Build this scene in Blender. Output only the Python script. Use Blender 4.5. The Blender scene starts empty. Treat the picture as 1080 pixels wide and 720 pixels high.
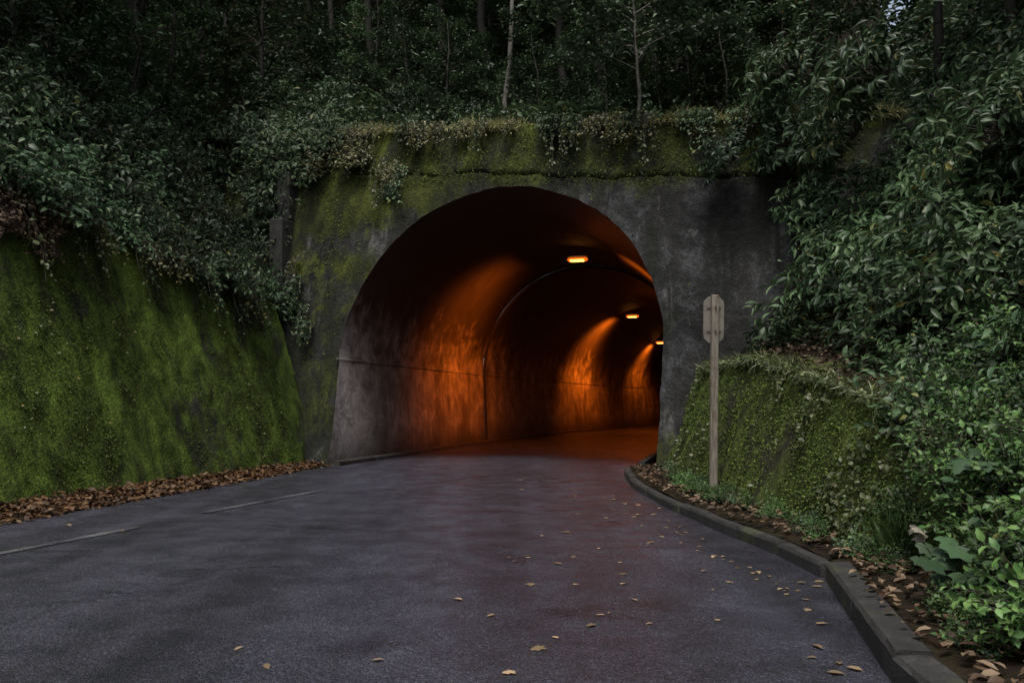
import bpy, math, random
import numpy as np
from mathutils import Vector

# ------------------------------------------------------------------ camera, light, exposure
S = bpy.context.scene
C = S.collection
CAMZ, F, HY = 1.45, 840.0, 426.0
cd = bpy.data.cameras.new('camera'); cam = bpy.data.objects.new('camera', cd); C.objects.link(cam)
cam.location = (0, 0, CAMZ); cam.rotation_euler = (math.radians(90), 0, 0)
cd.lens = 28.0; cd.sensor_width = 36.0; cd.shift_y = (HY - 360) / 1080
cd.clip_start = 0.05; cd.clip_end = 3000
S.camera = cam
W = bpy.data.worlds.new('World'); S.world = W; W.use_nodes = True
wn = W.node_tree; bg = wn.nodes['Background']
sky = wn.nodes.new('ShaderNodeTexSky'); sky.sky_type = 'NISHITA'; sky.sun_disc = False
SUN_EL, SUN_AZ = 66.0, 195.0           # azimuth clockwise from +Y
sky.sun_elevation = math.radians(SUN_EL); sky.sun_rotation = math.radians(SUN_AZ)
sky.air_density = 1.0; sky.dust_density = 4.0; sky.ozone_density = 1.0
hs = wn.nodes.new('ShaderNodeHueSaturation'); hs.inputs['Saturation'].default_value = .62   # overcast: the same sky, paler
wn.links.new(sky.outputs[0], hs.inputs['Color']); wn.links.new(hs.outputs[0], bg.inputs[0]); bg.inputs[1].default_value = 0.085
sd = bpy.data.lights.new('sun', 'SUN'); sun = bpy.data.objects.new('sun', sd); C.objects.link(sun)
sd.energy = 1.5; sd.angle = math.radians(16); sd.color = (1.0, 0.96, 0.9)
_e, _a = math.radians(SUN_EL), math.radians(SUN_AZ)
sun.rotation_euler = Vector((-math.sin(_a)*math.cos(_e), -math.cos(_a)*math.cos(_e), -math.sin(_e))).to_track_quat('-Z', 'Y').to_euler()
S.view_settings.view_transform = 'Standard'; S.view_settings.look = 'None'
S.view_settings.gamma = 1.0; S.view_settings.use_curve_mapping = False
S.view_settings.exposure = 1.22
S.render.engine = 'CYCLES'
S.cycles.use_denoising = True
S.cycles.max_bounces = 4; S.cycles.diffuse_bounces = 2; S.cycles.glossy_bounces = 2
S.cycles.transmission_bounces = 2; S.cycles.transparent_max_bounces = 4

rng = np.random.default_rng(7)
random.seed(7)

# ------------------------------------------------------------------ helpers
def tag(o, label=None, cat=None, group=None, kind=None):
    if label: o['label'] = label
    if cat: o['category'] = cat
    if group: o['group'] = group
    if kind: o['kind'] = kind
    return o

def mesh(name, V, Fs, mat=None, smooth=False):
    """V (n,3); Fs list of face arrays (tri/quad) or list of tuples"""
    me = bpy.data.meshes.new(name)
    V = np.asarray(V, dtype=np.float32)
    if isinstance(Fs, np.ndarray): Fs = [Fs]
    if len(Fs) and isinstance(Fs[0], np.ndarray):
        loops = np.concatenate([f.ravel() for f in Fs]).astype(np.int32)
        tot = np.concatenate([np.full(len(f), f.shape[1], dtype=np.int32) for f in Fs])
        st = np.concatenate([[0], np.cumsum(tot)[:-1]]).astype(np.int32)
        me.vertices.add(len(V)); me.vertices.foreach_set('co', V.ravel())
        me.loops.add(len(loops)); me.loops.foreach_set('vertex_index', loops)
        me.polygons.add(len(tot)); me.polygons.foreach_set('loop_start', st); me.polygons.foreach_set('loop_total', tot)
        if smooth: me.polygons.foreach_set('use_smooth', np.ones(len(tot), dtype=bool))
        me.update(calc_edges=True)
    else:
        me.from_pydata([tuple(map(float, v)) for v in V], [], [tuple(int(i) for i in f) for f in Fs])
        if smooth: me.polygons.foreach_set('use_smooth', np.ones(len(me.polygons), dtype=bool))
        me.update()
    if mat: me.materials.append(mat)
    return me

def link(name, me, parent=None, loc=(0, 0, 0), rot=(0, 0, 0), sc=(1, 1, 1)):
    o = bpy.data.objects.new(name, me); C.objects.link(o)
    o.location = loc; o.rotation_euler = rot; o.scale = sc
    if parent: o.parent = parent
    return o

def obj(name, V, Fs, mat, parent=None, smooth=False, **k):
    return link(name, mesh(name, V, Fs, mat, smooth), parent, **k)

def empty(name, loc=(0, 0, 0), rot=(0, 0, 0), sc=(1, 1, 1)):
    o = bpy.data.objects.new(name, None); C.objects.link(o)
    o.location = loc; o.rotation_euler = rot; o.scale = sc; o.empty_display_size = 0.2
    return o

def gridfaces(n, m, flip=False):
    i = np.arange(n - 1)[:, None]; j = np.arange(m - 1)[None, :]
    a = (i * m + j).ravel()
    f = np.stack([a, a + 1, a + m + 1, a + m], 1)
    return f[:, ::-1].copy() if flip else f

class Geo:
    def __init__(s): s.V = []; s.F = []; s.n = 0
    def add(s, V, Fs):
        s.V += [tuple(v) for v in V]; s.F += [tuple(i + s.n for i in f) for f in Fs]; s.n += len(V)
    def box(s, c, d, rz=0.0, bev=0.0):
        """chamfered box centred at c with size d"""
        x, y, z = d[0]/2, d[1]/2, d[2]/2; b = min(bev, x*.8, y*.8, z*.8)
        if b <= 0:
            P = [(sx*x, sy*y, sz*z) for sz in (-1, 1) for sy in (-1, 1) for sx in (-1, 1)]
            Fc = [(0, 2, 3, 1), (4, 5, 7, 6), (0, 1, 5, 4), (2, 6, 7, 3), (0, 4, 6, 2), (1, 3, 7, 5)]
        else:
            P = []; Fc = []
            def ring(xx, yy, cc, zz): return [(xx-cc, -yy, zz), (xx, -yy+cc, zz), (xx, yy-cc, zz), (xx-cc, yy, zz), (-xx+cc, yy, zz), (-xx, yy-cc, zz), (-xx, -yy+cc, zz), (-xx+cc, -yy, zz)]
            P = ring(x-b, y-b, b*.4, -z) + ring(x, y, b, -z+b) + ring(x, y, b, z-b) + ring(x-b, y-b, b*.4, z)
            for k in range(3):
                for i in range(8):
                    j = (i+1) % 8; Fc.append((k*8+i, k*8+j, k*8+8+j, k*8+8+i))
            Fc.append(tuple(range(7, -1, -1))); Fc.append(tuple(range(24, 32)))
        ca, sa = math.cos(rz), math.sin(rz)
        s.add([(c[0]+p[0]*ca-p[1]*sa, c[1]+p[0]*sa+p[1]*ca, c[2]+p[2]) for p in P], Fc)
    def tube(s, pts, rad, n=6):
        pts = [Vector(p) for p in pts]; V = []; Fs = []
        for k, p in enumerate(pts):
            t = (pts[min(k+1, len(pts)-1)] - pts[max(k-1, 0)]).normalized()
            u = t.cross(Vector((0.13, 0.31, 0.94)) if abs(t.z) < .9 else Vector((1, .1, 0))).normalized(); v = t.cross(u)
            r = rad[k] if hasattr(rad, '__len__') else rad
            for i in range(n):
                an = 2*math.pi*i/n; V.append(p + u*(r*math.cos(an)) + v*(r*math.sin(an)))
        for k in range(len(pts)-1):
            for i in range(n):
                j = (i+1) % n; Fs.append((k*n+i, k*n+j, k*n+n+j, k*n+n+i))
        Fs.append(tuple(range(n-1, -1, -1))); Fs.append(tuple(range((len(pts)-1)*n, len(pts)*n)))
        s.add(V, Fs)
    def build(s, name, mat, parent=None, smooth=False, **k):
        return link(name, mesh(name, s.V, s.F, mat, smooth), parent, **k)

# value noise in numpy (for relief)
def vnoise(x, y, seed=0):
    x = np.asarray(x, float); y = np.asarray(y, float)
    xi = np.floor(x).astype(int); yi = np.floor(y).astype(int); xf = x-xi; yf = y-yi
    def h(a, b):
        n = (a*374761393 + b*668265263 + seed*1442695041) & 0x7fffffff
        n = ((n ^ (n >> 13)) * 1274126177) & 0x7fffffff
        return ((n ^ (n >> 16)) & 0xffff) / 65535.0
    u = xf*xf*(3-2*xf); v = yf*yf*(3-2*yf)
    return (h(xi, yi)*(1-u)+h(xi+1, yi)*u)*(1-v) + (h(xi, yi+1)*(1-u)+h(xi+1, yi+1)*u)*v
def fbm(x, y, o=4, seed=0):
    r = 0; a = .5
    for k in range(o): r = r + a*vnoise(x*2**k, y*2**k, seed+k*17); a *= .5
    return r - .47
def sstep(a, b, x):
    t = np.clip((np.asarray(x, float)-a)/(b-a), 0, 1); return t*t*(3-2*t)
def unit(v): return v/np.maximum(np.linalg.norm(v, axis=-1, keepdims=True), 1e-9)

# ------------------------------------------------------------------ materials
class N:
    def __init__(s, name):
        s.m = bpy.data.materials.new(name); s.m.use_nodes = True; s.t = s.m.node_tree
        s.b = s.t.nodes['Principled BSDF']; s.out = s.t.nodes['Material Output']
    def n(s, ty, **k):
        o = s.t.nodes.new(ty)
        for a, v in k.items(): setattr(o, a, v)
        return o
    def l(s, a, b): s.t.links.new(a, b)
    def coord(s, scale=(1, 1, 1), kind='Object'):
        if kind == 'Pos': src = s.n('ShaderNodeNewGeometry').outputs['Position']
        else: src = s.n('ShaderNodeTexCoord').outputs[kind]
        mp = s.n('ShaderNodeMapping'); s.l(src, mp.inputs[0]); mp.inputs['Scale'].default_value = scale
        return mp.outputs[0]
    def noise(s, scale, detail=4, vec=None, rough=.55, dist=0):
        o = s.n('ShaderNodeTexNoise'); o.inputs['Scale'].default_value = scale; o.inputs['Detail'].default_value = detail
        o.inputs['Roughness'].default_value = rough; o.inputs['Distortion'].default_value = dist
        if vec is not None: s.l(vec, o.inputs['Vector'])
        return o.outputs['Fac']
    def voro(s, scale, vec=None, feat='F1', out='Distance'):
        o = s.n('ShaderNodeTexVoronoi'); o.feature = feat; o.inputs['Scale'].default_value = scale
        if vec is not None: s.l(vec, o.inputs['Vector'])
        return o.outputs[out]
    def ramp(s, fac, stops, interp='LINEAR'):
        o = s.n('ShaderNodeValToRGB'); s.l(fac, o.inputs[0]); r = o.color_ramp; r.interpolation = interp
        while len(r.elements) < len(stops): r.elements.new(.5)
        for e, (p, c) in zip(r.elements, stops):
            e.position = p; e.color = (c, c, c, 1) if not hasattr(c, '__len__') else (*c, 1)
        return o.outputs[0]
    def mix(s, fac, a, b, mode='MIX'):
        o = s.n('ShaderNodeMix', data_type='RGBA', blend_type=mode)
        for i, v in ((0, fac), (6, a), (7, b)):
            if hasattr(v, 'is_output'): s.l(v, o.inputs[i])
            elif i == 0: o.inputs[0].default_value = v
            else: o.inputs[i].default_value = (*v, 1) if hasattr(v, '__len__') else (v, v, v, 1)
        return o.outputs[2]
    def math(s, op, a, b=0.0, clamp=False):
        o = s.n('ShaderNodeMath', operation=op); o.use_clamp = clamp
        for i, v in enumerate((a, b)):
            if hasattr(v, 'is_output'): s.l(v, o.inputs[i])
            else: o.inputs[i].default_value = v
        return o.outputs[0]
    def sep(s, vec):
        o = s.n('ShaderNodeSeparateXYZ'); s.l(vec, o.inputs[0]); return o.outputs
    def rng(s, v, a, b, c=0.0, d=1.0):
        o = s.n('ShaderNodeMapRange'); s.l(v, o.inputs[0])
        for i, x in enumerate((a, b, c, d)): o.inputs[i+1].default_value = x
        return o.outputs[0]
    def bump(s, h, strength=.5, dist=.02, prev=None):
        o = s.n('ShaderNodeBump'); o.inputs['Strength'].default_value = strength; o.inputs['Distance'].default_value = dist
        s.l(h, o.inputs['Height'])
        if prev is not None: s.l(prev, o.inputs['Normal'])
        return o.outputs[0]
    def done(s, col=None, rough=None, nrm=None, spec=None):
        b = s.b
        for k, v in (('Base Color', col), ('Roughness', rough), ('Normal', nrm), ('Specular IOR Level', spec)):
            if v is None: continue
            if hasattr(v, 'is_output'): s.l(v, b.inputs[k])
            elif k == 'Base Color': b.inputs[k].default_value = (*v, 1)
            else: b.inputs[k].default_value = v
        return s.m

def leafmat(name, stops, rough=.45, spec=.5, trans=.18):
    m = N(name)
    isl = m.n('ShaderNodeNewGeometry').outputs['Random Per Island']
    oi = m.n('ShaderNodeObjectInfo').outputs['Random']
    c = m.ramp(isl, stops)
    c = m.mix(1.0, c, m.ramp(oi, [(0, .45), (.7, 1.05), (1, 1.5)]), 'MULTIPLY')
    pn = m.noise(14, 2, m.coord())
    c = m.mix(1.0, c, m.ramp(pn, [(.3, .78), (.7, 1.15)]), 'MULTIPLY')
    m.done(c, rough, None, spec)
    if trans:
        tr = m.n('ShaderNodeBsdfTranslucent'); m.l(c, tr.inputs[0])
        mx = m.n('ShaderNodeMixShader'); mx.inputs[0].default_value = trans
        m.l(m.b.outputs[0], mx.inputs[1]); m.l(tr.outputs[0], mx.inputs[2]); m.l(mx.outputs[0], m.out.inputs[0])
    return m.m

MAT = {}
MAT['leaf_dark'] = leafmat('leaf_dark', [(0, (.021, .037, .018)), (.5, (.038, .067, .031)), (.95, (.062, .098, .040)), (1, (.12, .10, .03))], .5, .25)
MAT['leaf_mid'] = leafmat('leaf_mid', [(0, (.022, .046, .020)), (.5, (.048, .090, .037)), (.97, (.090, .140, .058)), (1, (.17, .14, .03))], .46, .34)
MAT['leaf_teal'] = leafmat('leaf_teal', [(0, (.028, .058, .028)), (.6, (.052, .10, .046)), (1, (.09, .145, .065))], .48, .30)
MAT['leaf_bright'] = leafmat('leaf_bright', [(0, (.032, .076, .022)), (.5, (.062, .130, .034)), (1, (.105, .18, .050))], .5, .3)
MAT['leaf_olive'] = leafmat('leaf_olive', [(0, (.045, .055, .018)), (.5, (.085, .095, .030)), (.85, (.13, .125, .045)), (1, (.20, .14, .05))], .5)
MAT['leaf_dead'] = leafmat('leaf_dead', [(0, (.030, .018, .012)), (.35, (.075, .044, .026)), (.7, (.14, .088, .052)), (1, (.23, .165, .105))], .6, .3, .08)
MAT['leaf_orange'] = leafmat('leaf_orange', [(0, (.035, .018, .010)), (.35, (.10, .048, .020)), (.7, (.20, .095, .036)), (1, (.28, .17, .08))], .6, .3, .08)
MAT['leaf_road'] = leafmat('leaf_road', [(0, (.10, .055, .032)), (.4, (.20, .135, .075)), (.8, (.27, .20, .12)), (1, (.34, .27, .16))], .55, .3, .0)
MAT['grass'] = leafmat('grass', [(0, (.12, .14, .04)), (.45, (.24, .25, .09)), (.8, (.40, .37, .18)), (1, (.5, .45, .29))], .6, .3)
MAT['leaf_pale'] = leafmat('leaf_pale', [(0, (.08, .13, .065)), (.5, (.13, .20, .10)), (1, (.19, .26, .14))], .5, .3)
MAT['leaf_withered'] = leafmat('leaf_withered', [(0, (.15, .14, .11)), (1, (.24, .22, .17))], .6, .2)
MAT['leaf_creeper'] = leafmat('leaf_creeper', [(0, (.035, .055, .018)), (.5, (.075, .10, .032)), (.9, (.13, .15, .06)), (1, (.2, .19, .11))], .5)
MAT['moss_tuft'] = leafmat('moss_tuft', [(0, (.016, .028, .006)), (.5, (.056, .088, .014)), (1, (.125, .16, .034))], .7, .2)

m = N('bark'); v = m.coord((1, 1, .25)); h = m.noise(22, 5, v)
MAT['bark'] = m.done(m.ramp(h, [(.3, (.010, .0085, .007)), (.7, (.034, .028, .023))]), .85, m.bump(h, .7, .02))
m = N('pale_bark'); v = m.coord((1, 1, .5)); h = m.noise(14, 5, v)
MAT['pale_bark'] = m.done(m.ramp(h, [(.3, (.045, .04, .033)), (.65, (.17, .155, .13))]), .8, m.bump(h, .5, .01))
MAT['twig'] = N('twig').done((.035, .027, .02), .8)

m = N('soil'); v = m.coord(); h = m.noise(3, 6, v); h2 = m.noise(22, 4, v)
c = m.ramp(h, [(.3, (.008, .007, .005)), (.6, (.022, .017, .011)), (.8, (.018, .022, .009))])
MAT['soil'] = m.done(c, 1.0, m.bump(m.math('ADD', h, m.math('MULTIPLY', h2, .5)), .9, .1), .05)

# asphalt
AX0 = math.radians(15.9)
def asphalt(name, mark=False):
    m = N(name); v = m.coord(kind='Pos')
    big = m.noise(.35, 3, v); med = m.noise(2.2, 4, v); fine = m.noise(75, 3, v, .7)
    ag = m.n('ShaderNodeTexVoronoi'); ag.inputs['Scale'].default_value = 88; m.l(v, ag.inputs['Vector'])
    agc = m.ramp(m.sep(ag.outputs['Color'])[0], [(.0, .35), (.55, .78), (.85, 1.2), (.95, 2.0), (1, 3.0)])
    base = m.ramp(m.math('ADD', m.math('MULTIPLY', big, .6), m.math('MULTIPLY', med, .4)), [(.34, (.0125, .0135, .021)), (.66, (.0285, .029, .0425))])
    col = m.mix(1.0, base, agc, 'MULTIPLY')
    col = m.mix(m.ramp(fine, [(.48, 0), (.78, .5)]), col, (.085, .083, .090))
    mp = m.n('ShaderNodeMapping'); m.l(m.n('ShaderNodeNewGeometry').outputs['Position'], mp.inputs[0]); mp.inputs['Rotation'].default_value = (0, 0, AX0); mp.inputs['Scale'].default_value = (.75, .06, 1)
    col = m.mix(1.0, col, m.ramp(m.noise(1.0, 4, mp.outputs[0], .6, .2), [(.36, .62), (.62, 1.3)]), 'MULTIPLY')
    # dark damp patches and hair cracks
    st = m.noise(.9, 5, m.coord((.6, 1.6, 1), 'Pos'), .6, .6)
    damp = m.ramp(st, [(.60, 0), (.68, 1)])
    col = m.mix(m.math('MULTIPLY', damp, .30), col, (.012, .012, .014))
    cr = m.n('ShaderNodeTexVoronoi'); cr.feature = 'DISTANCE_TO_EDGE'; cr.inputs['Scale'].default_value = .55
    wv = m.n('ShaderNodeVectorMath', operation='ADD'); nz = m.n('ShaderNodeTexNoise'); nz.inputs['Scale'].default_value = 2.5; nz.inputs['Detail'].default_value = 5
    m.l(v, nz.inputs['Vector']); m.l(v, wv.inputs[0]); m.l(nz.outputs['Color'], wv.inputs[1]); m.l(wv.outputs[0], cr.inputs['Vector'])
    crack = m.math('MULTIPLY', m.ramp(cr.outputs['Distance'], [(0, 1), (.012, 0)]), m.ramp(m.noise(.5, 2, v), [(.44, 0), (.54, 1)]))
    col = m.mix(m.math('MULTIPLY', crack, .7), col, (.008, .008, .008))
    if mark:
        wear = m.ramp(m.math('ADD', m.math('MULTIPLY', m.noise(1.3, 3, v), .55), m.math('MULTIPLY', m.noise(38, 4, v, .7), .5)), [(.40, 1), (.62, 0)])
        col = m.mix(m.math('MULTIPLY', wear, .48), col, (.20, .20, .205))
    rgh = m.mix(damp, m.ramp(med, [(.35, .32), (.65, .50)]), .22)
    hh = m.math('ADD', m.math('MULTIPLY', ag.outputs['Distance'], -.9), m.math('MULTIPLY', fine, .8))
    nb = m.bump(hh, .9, .008); nb = m.bump(m.noise(1.1, 3, v), .10, .03, nb)
    return m.done(col, rgh, nb, .5)
MAT['asphalt'] = asphalt('asphalt'); MAT['marking'] = asphalt('road_paint', True)

# moss covered concrete (retaining walls)
def mosswall(name, dark, lo, mid, hi, amt=.42):
    m = N(name); v = m.coord(kind='Pos'); vs = m.coord((1.1, 1.1, .34), 'Pos')
    streak = m.noise(1.7, 7, vs, .68, .5); patch = m.noise(.8, 5, v, .6); tuft = m.noise(26, 4, v, .65); fine = m.noise(90, 2, v)
    mo = m.ramp(tuft, [(.32, lo), (.55, mid), (.75, hi)])
    mo = m.mix(1.0, mo, m.ramp(streak, [(.37, .20), (.5, .80), (.64, 1.6)]), 'MULTIPLY')
    mk = m.math('ADD', m.math('MULTIPLY', streak, .5), m.math('MULTIPLY', patch, .5))
    mk = m.math('ADD', mk, m.math('MULTIPLY', m.math('SUBTRACT', tuft, .5), .22))
    mask = m.ramp(mk, [(amt, 0), (amt+.10, 1)])
    con = m.ramp(m.noise(9, 6, vs), [(.3, dark), (.7, tuple(x*3.2 for x in dark))])
    col = m.mix(mask, con, mo)
    nb = m.bump(m.math('ADD', m.math('MULTIPLY', tuft, 1.0), m.math('MULTIPLY', fine, .25)), .9, .05)
    nb = m.bump(patch, .5, .12, nb)
    return m.done(col, .92, nb, .2)
MAT['moss_left'] = mosswall('moss_left', (.012, .013, .010), (.024, .038, .006), (.064, .098, .012), (.130, .175, .030), .36)
MAT['moss_right'] = mosswall('moss_right', (.013, .011, .009), (.022, .029, .007), (.046, .060, .013), (.080, .098, .026), .40)

# portal concrete: coords s,z are written in UV-free position space; moss high up and to the left
def portal(name, band=False):
    m = N(name); v = m.coord(kind='Pos'); vs = m.coord((1.5, 1.5, .14), 'Pos')
    st = m.noise(1.1, 6, vs, .62, .9); pt = m.noise(.75, 6, v, .62, .5); fine = m.noise(26, 5, v, .7); mid = m.noise(4.5, 6, v, .68)
    con = m.ramp(mid, [(.28, (.013, .013, .012)), (.5, (.030, .030, .031)), (.66, (.060, .060, .063)), (.8, (.12, .12, .125))])
    con = m.mix(1.0, con, m.ramp(m.noise(.55, 5, v, .6, .6), [(.38, .28), (.5, .75), (.64, 1.4)]), 'MULTIPLY')
    con = m.mix(m.ramp(st, [(.50, 0), (.60, .55)]), con, (.016, .016, .014))
    con = m.mix(m.ramp(m.noise(1.3, 5, m.coord((2.6, 2.6, .12), 'Pos'), .6, .4), [(.60, 0), (.70, .5)]), con, (.16, .158, .15))
    con = m.mix(1.0, con, m.ramp(fine, [(.35, .45), (.65, 1.5)]), 'MULTIPLY')
    mo = m.ramp(fine, [(.35, (.012, .017, .003)), (.5, (.040, .050, .007)), (.68, (.095, .105, .017))])
    mo = m.mix(1.0, mo, m.ramp(m.noise(1.4, 5, m.coord((1, 1, .5), 'Pos'), .65), [(.36, .25), (.5, .8), (.64, 1.5)]), 'MULTIPLY')
    p = m.sep(v)
    zz = m.rng(p[2], 5.6, 6.9, -.20, .16) if not band else m.rng(p[2], 6.2, 7.8, .05, .10)
    xx = m.rng(p[0], -.8, -3.6, 0, .24)
    mk = m.math('ADD', m.math('ADD', m.math('MULTIPLY', pt, .75), m.math('MULTIPLY', st, .15)), m.math('MULTIPLY', mid, .30))
    foot = m.math('MULTIPLY', m.rng(p[2], 2.6, .6, 0, 1), m.rng(p[0], 1.5, 2.6, 0, .20))
    mk = m.math('ADD', m.math('ADD', m.math('ADD', mk, zz), xx), foot)
    mask = m.ramp(mk, [(.58, 0), (.70, 1)])
    col = m.mix(mask, con, mo)
    blk = m.ramp(m.noise(.9, 5, m.coord((1.6, 1.6, .3), 'Pos'), .65, .8), [(.47, 0), (.60, 1)])
    col = m.mix(m.math('MULTIPLY', blk, .80), col, (.010, .011, .008))
    nb = m.bump(fine, .9, .03); nb = m.bump(mid, .8, .08, nb)
    return m.done(col, .9, nb, .2)
MAT['portal'] = portal('portal_concrete'); MAT['band'] = portal('portal_band', True)

def lining(name, upper):
    m = N(name); v = m.coord(kind='Pos'); vs = m.coord((1.0, 1.0, .38), 'Pos')
    st = m.noise(1.1, 7, vs, .70, .3); mid = m.noise(1.6, 7, v, .7, .4); fine = m.noise(34, 4, v, .7)
    drip = m.noise(2.6, 5, m.coord((2.0, 2.0, .07), 'Pos'), .6, .3)
    p = m.sep(v)
    col = m.ramp(mid, [(.28, (.07, .062, .055)), (.48, (.15, .138, .125)), (.62, (.25, .235, .215)), (.78, (.42, .40, .37))])
    col = m.mix(1.0, col, m.ramp(st, [(.36, .50), (.5, .90), (.62, 1.2)]), 'MULTIPLY')
    col = m.mix(m.ramp(drip, [(.55, 0), (.66, .42)]), col, (.035, .028, .024))
    wash_daylight = m.math('MULTIPLY', m.rng(m.math('ADD', p[1], m.math('MULTIPLY', st, 2.2)), 23.0, 20.8, 0, .9), m.ramp(mid, [(.38, .35), (.55, 1)]))   # rain-washed, limy first metres; paled further to stand in for daylight
    col = m.mix(wash_daylight, col, (.56, .545, .53))
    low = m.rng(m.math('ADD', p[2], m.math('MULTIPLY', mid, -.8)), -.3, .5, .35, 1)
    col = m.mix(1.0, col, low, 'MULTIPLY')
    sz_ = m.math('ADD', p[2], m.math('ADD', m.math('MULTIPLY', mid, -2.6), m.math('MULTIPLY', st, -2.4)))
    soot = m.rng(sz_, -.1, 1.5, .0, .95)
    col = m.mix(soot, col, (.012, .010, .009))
    col = m.mix(1.0, col, .82, 'MULTIPLY')
    col = m.mix(1.0, col, m.ramp(fine, [(.35, .65), (.65, 1.3)]), 'MULTIPLY')
    nb = m.bump(fine, .5, .012); nb = m.bump(mid, .7, .06, nb)
    return m.done(col, .7, nb, .3)
MAT['ring'] = N('ring_concrete').done((.03, .027, .024), 1.0, None, .02)
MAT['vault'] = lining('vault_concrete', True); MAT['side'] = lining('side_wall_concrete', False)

m = N('kerb_concrete'); v = m.coord(kind='Pos'); h = m.noise(6, 6, v, .65); h2 = m.noise(60, 3, v)
c = m.ramp(h, [(.3, (.005, .005, .005)), (.55, (.015, .0145, .014)), (.75, (.036, .034, .032))])
c = m.mix(m.ramp(m.noise(2.2, 4, v), [(.55, 0), (.68, .7)]), c, (.035, .042, .014))
MAT['kerb'] = m.done(c, .8, m.bump(m.math('ADD', h, h2), .7, .015))
m = N('weathered_post'); v = m.coord((6, 6, .7)); h = m.noise(5, 6, v, .65); r = m.noise(3, 4, m.coord((3, 3, 1)))
c = m.ramp(h, [(.3, (.06, .05, .038)), (.6, (.18, .156, .122)), (.8, (.27, .24, .195))])
c = m.mix(m.ramp(r, [(.56, 0), (.66, .8)]), c, (.075, .038, .02))
MAT['post'] = m.done(c, .8, m.bump(h, .4, .006))
m = N('sign_back'); v = m.coord(); h = m.noise(7, 6, v, .65)
c = m.ramp(h, [(.3, (.085, .076, .060)), (.6, (.15, .138, .112)), (.8, (.21, .195, .165))])
c = m.mix(m.ramp(m.noise(10, 4, v), [(.62, 0), (.72, .8)]), c, (.09, .05, .025))
MAT['plate'] = m.done(c, .6, m.bump(h, .2, .003))
MAT['steel'] = N('rusty_steel').done((.10, .075, .055), .6)
MAT['housing'] = N('lamp_housing').done((.10, .10, .10), .5)
m = N('lamp_glow'); m.done((.3, .12, .03), .6)
m.b.inputs['Emission Color'].default_value = (1.0, .36, .06, 1); m.b.inputs['Emission Strength'].default_value = 2.6
MAT['glow'] = m.m
m = N('lamp_halo'); m.done((.3, .1, .02), .6)
m.b.inputs['Emission Color'].default_value = (1.0, .13, .004, 1); m.b.inputs['Emission Strength'].default_value = .55  # weak orange emission imitating bloom around the lamp, not a real lens
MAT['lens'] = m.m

# ------------------------------------------------------------------ plan of the place
def px(x, y, d):                       # where a picture point lies at depth d (used only to plan distances)
    return ((x-540)*d/F, d, CAMZ-(y-HY)*d/F)
def gpx(x, y, z=0.0):
    d = (CAMZ-z)*F/(y-HY); return ((x-540)*d/F, d)
AX = math.radians(15.9)
A = np.array([math.sin(AX), math.cos(AX)]); P = np.array([math.cos(AX), -math.sin(AX)]); O = np.array([-.74, 17.38])
BAT = .23
def st2xy(s, t):                       # tunnel coords -> world xy; far away the bore bends right
    s = np.asarray(s, float); t = np.asarray(t, float)
    k = np.where(t > 9, (t-9)**2*.0042, 0.0)
    x = O[0]+(s+k)*P[0]+t*A[0]; y = O[1]+(s+k)*P[1]+t*A[1]
    return x, y
def tface(s, z):                       # portal face, battered and slightly skew
    s = np.asarray(s, float); z = np.asarray(z, float)
    return -.146*s + BAT*z - .22*np.exp(-z/.45)
SPRING, R0 = 2.57, 4.0
def ZTOP(s): return 8.12-.12*np.asarray(s, float)
LD = unit(np.array([2.17, 7.93])); LN = np.array([-LD[1], LD[0]])   # left wall run, and away from road
LB = np.array([-7.1, 11.07])
def lwall(y): return LB + LD*((y-LB[1])/LD[1])
LBAT = .30
def LHT(r): return np.clip(4.15+.155*(7.8-np.asarray(r, float)), 3.9, 5.5)
LH = 4.5
def rwall_x(y): return np.interp(y, [-12, 0, 4, 6.5, 9, 13, 15.9, 60], [2.4, 2.45, 2.75, 3.2, 3.1, 2.95, 3.0, 3.0+44*.285])
def rtop_z(y): return np.interp(y, [-12, 2, 4, 6, 8, 12, 60], [.2, .25, .55, 1.05, 1.5, 2.15, 2.3])
RBAT = .33
KERB = np.array([[1.0, -12], [1.45, -2], [1.72, 2.0], [1.98, 4.14], [2.60, 6.62], [2.58, 7.6], [2.38, 9.2], [2.18, 11.2], [2.10, 13.2], [2.18, 15.2], [2.35, 16.6]])
LEDGE = np.array([.274, .962])

# ------------------------------------------------------------------ ground and road
obj('ground', [(-900, -900, -.06), (900, -900, -.06), (900, 900, -.06), (-900, 900, -.06)], [(0, 1, 2, 3)], MAT['soil'])
tag(bpy.data.objects['ground'], kind='structure')

def kerb_at(y): return np.interp(y, KERB[:, 1], KERB[:, 0])
def SHW(y): return np.interp(y, [0, 10, 18, 20], [1.5, 1.35, .72, .6])
def leftroad(y): return lwall(y)[0] + float(SHW(y))
ys = np.concatenate([np.arange(-12, 16.6, .4)])
V = []; nx = 24
for y in ys:
    x0 = leftroad(y) - .25; x1 = float(kerb_at(y)) + .06
    for k in range(nx):
        x = x0+(x1-x0)*k/(nx-1); V.append((x, y, .025*math.sin(math.pi*k/(nx-1)) - .02 + .006*float(vnoise(x*1.3, y*1.3, 5))))
# into the tunnel
for t in np.concatenate([np.linspace(0.8, 40, 30), np.linspace(42, 95, 20)]):
    for k in range(nx):
        s = -4.1 + 7.6*k/(nx-1)
        x, y = st2xy(s, t); V.append((float(x), float(y), .025*math.sin(math.pi*k/(nx-1)) - .02))
V = np.array(V); n = len(V)//nx
o = obj('road', V, gridfaces(n, nx, True), MAT['asphalt'], smooth=True); tag(o, kind='structure')
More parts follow.
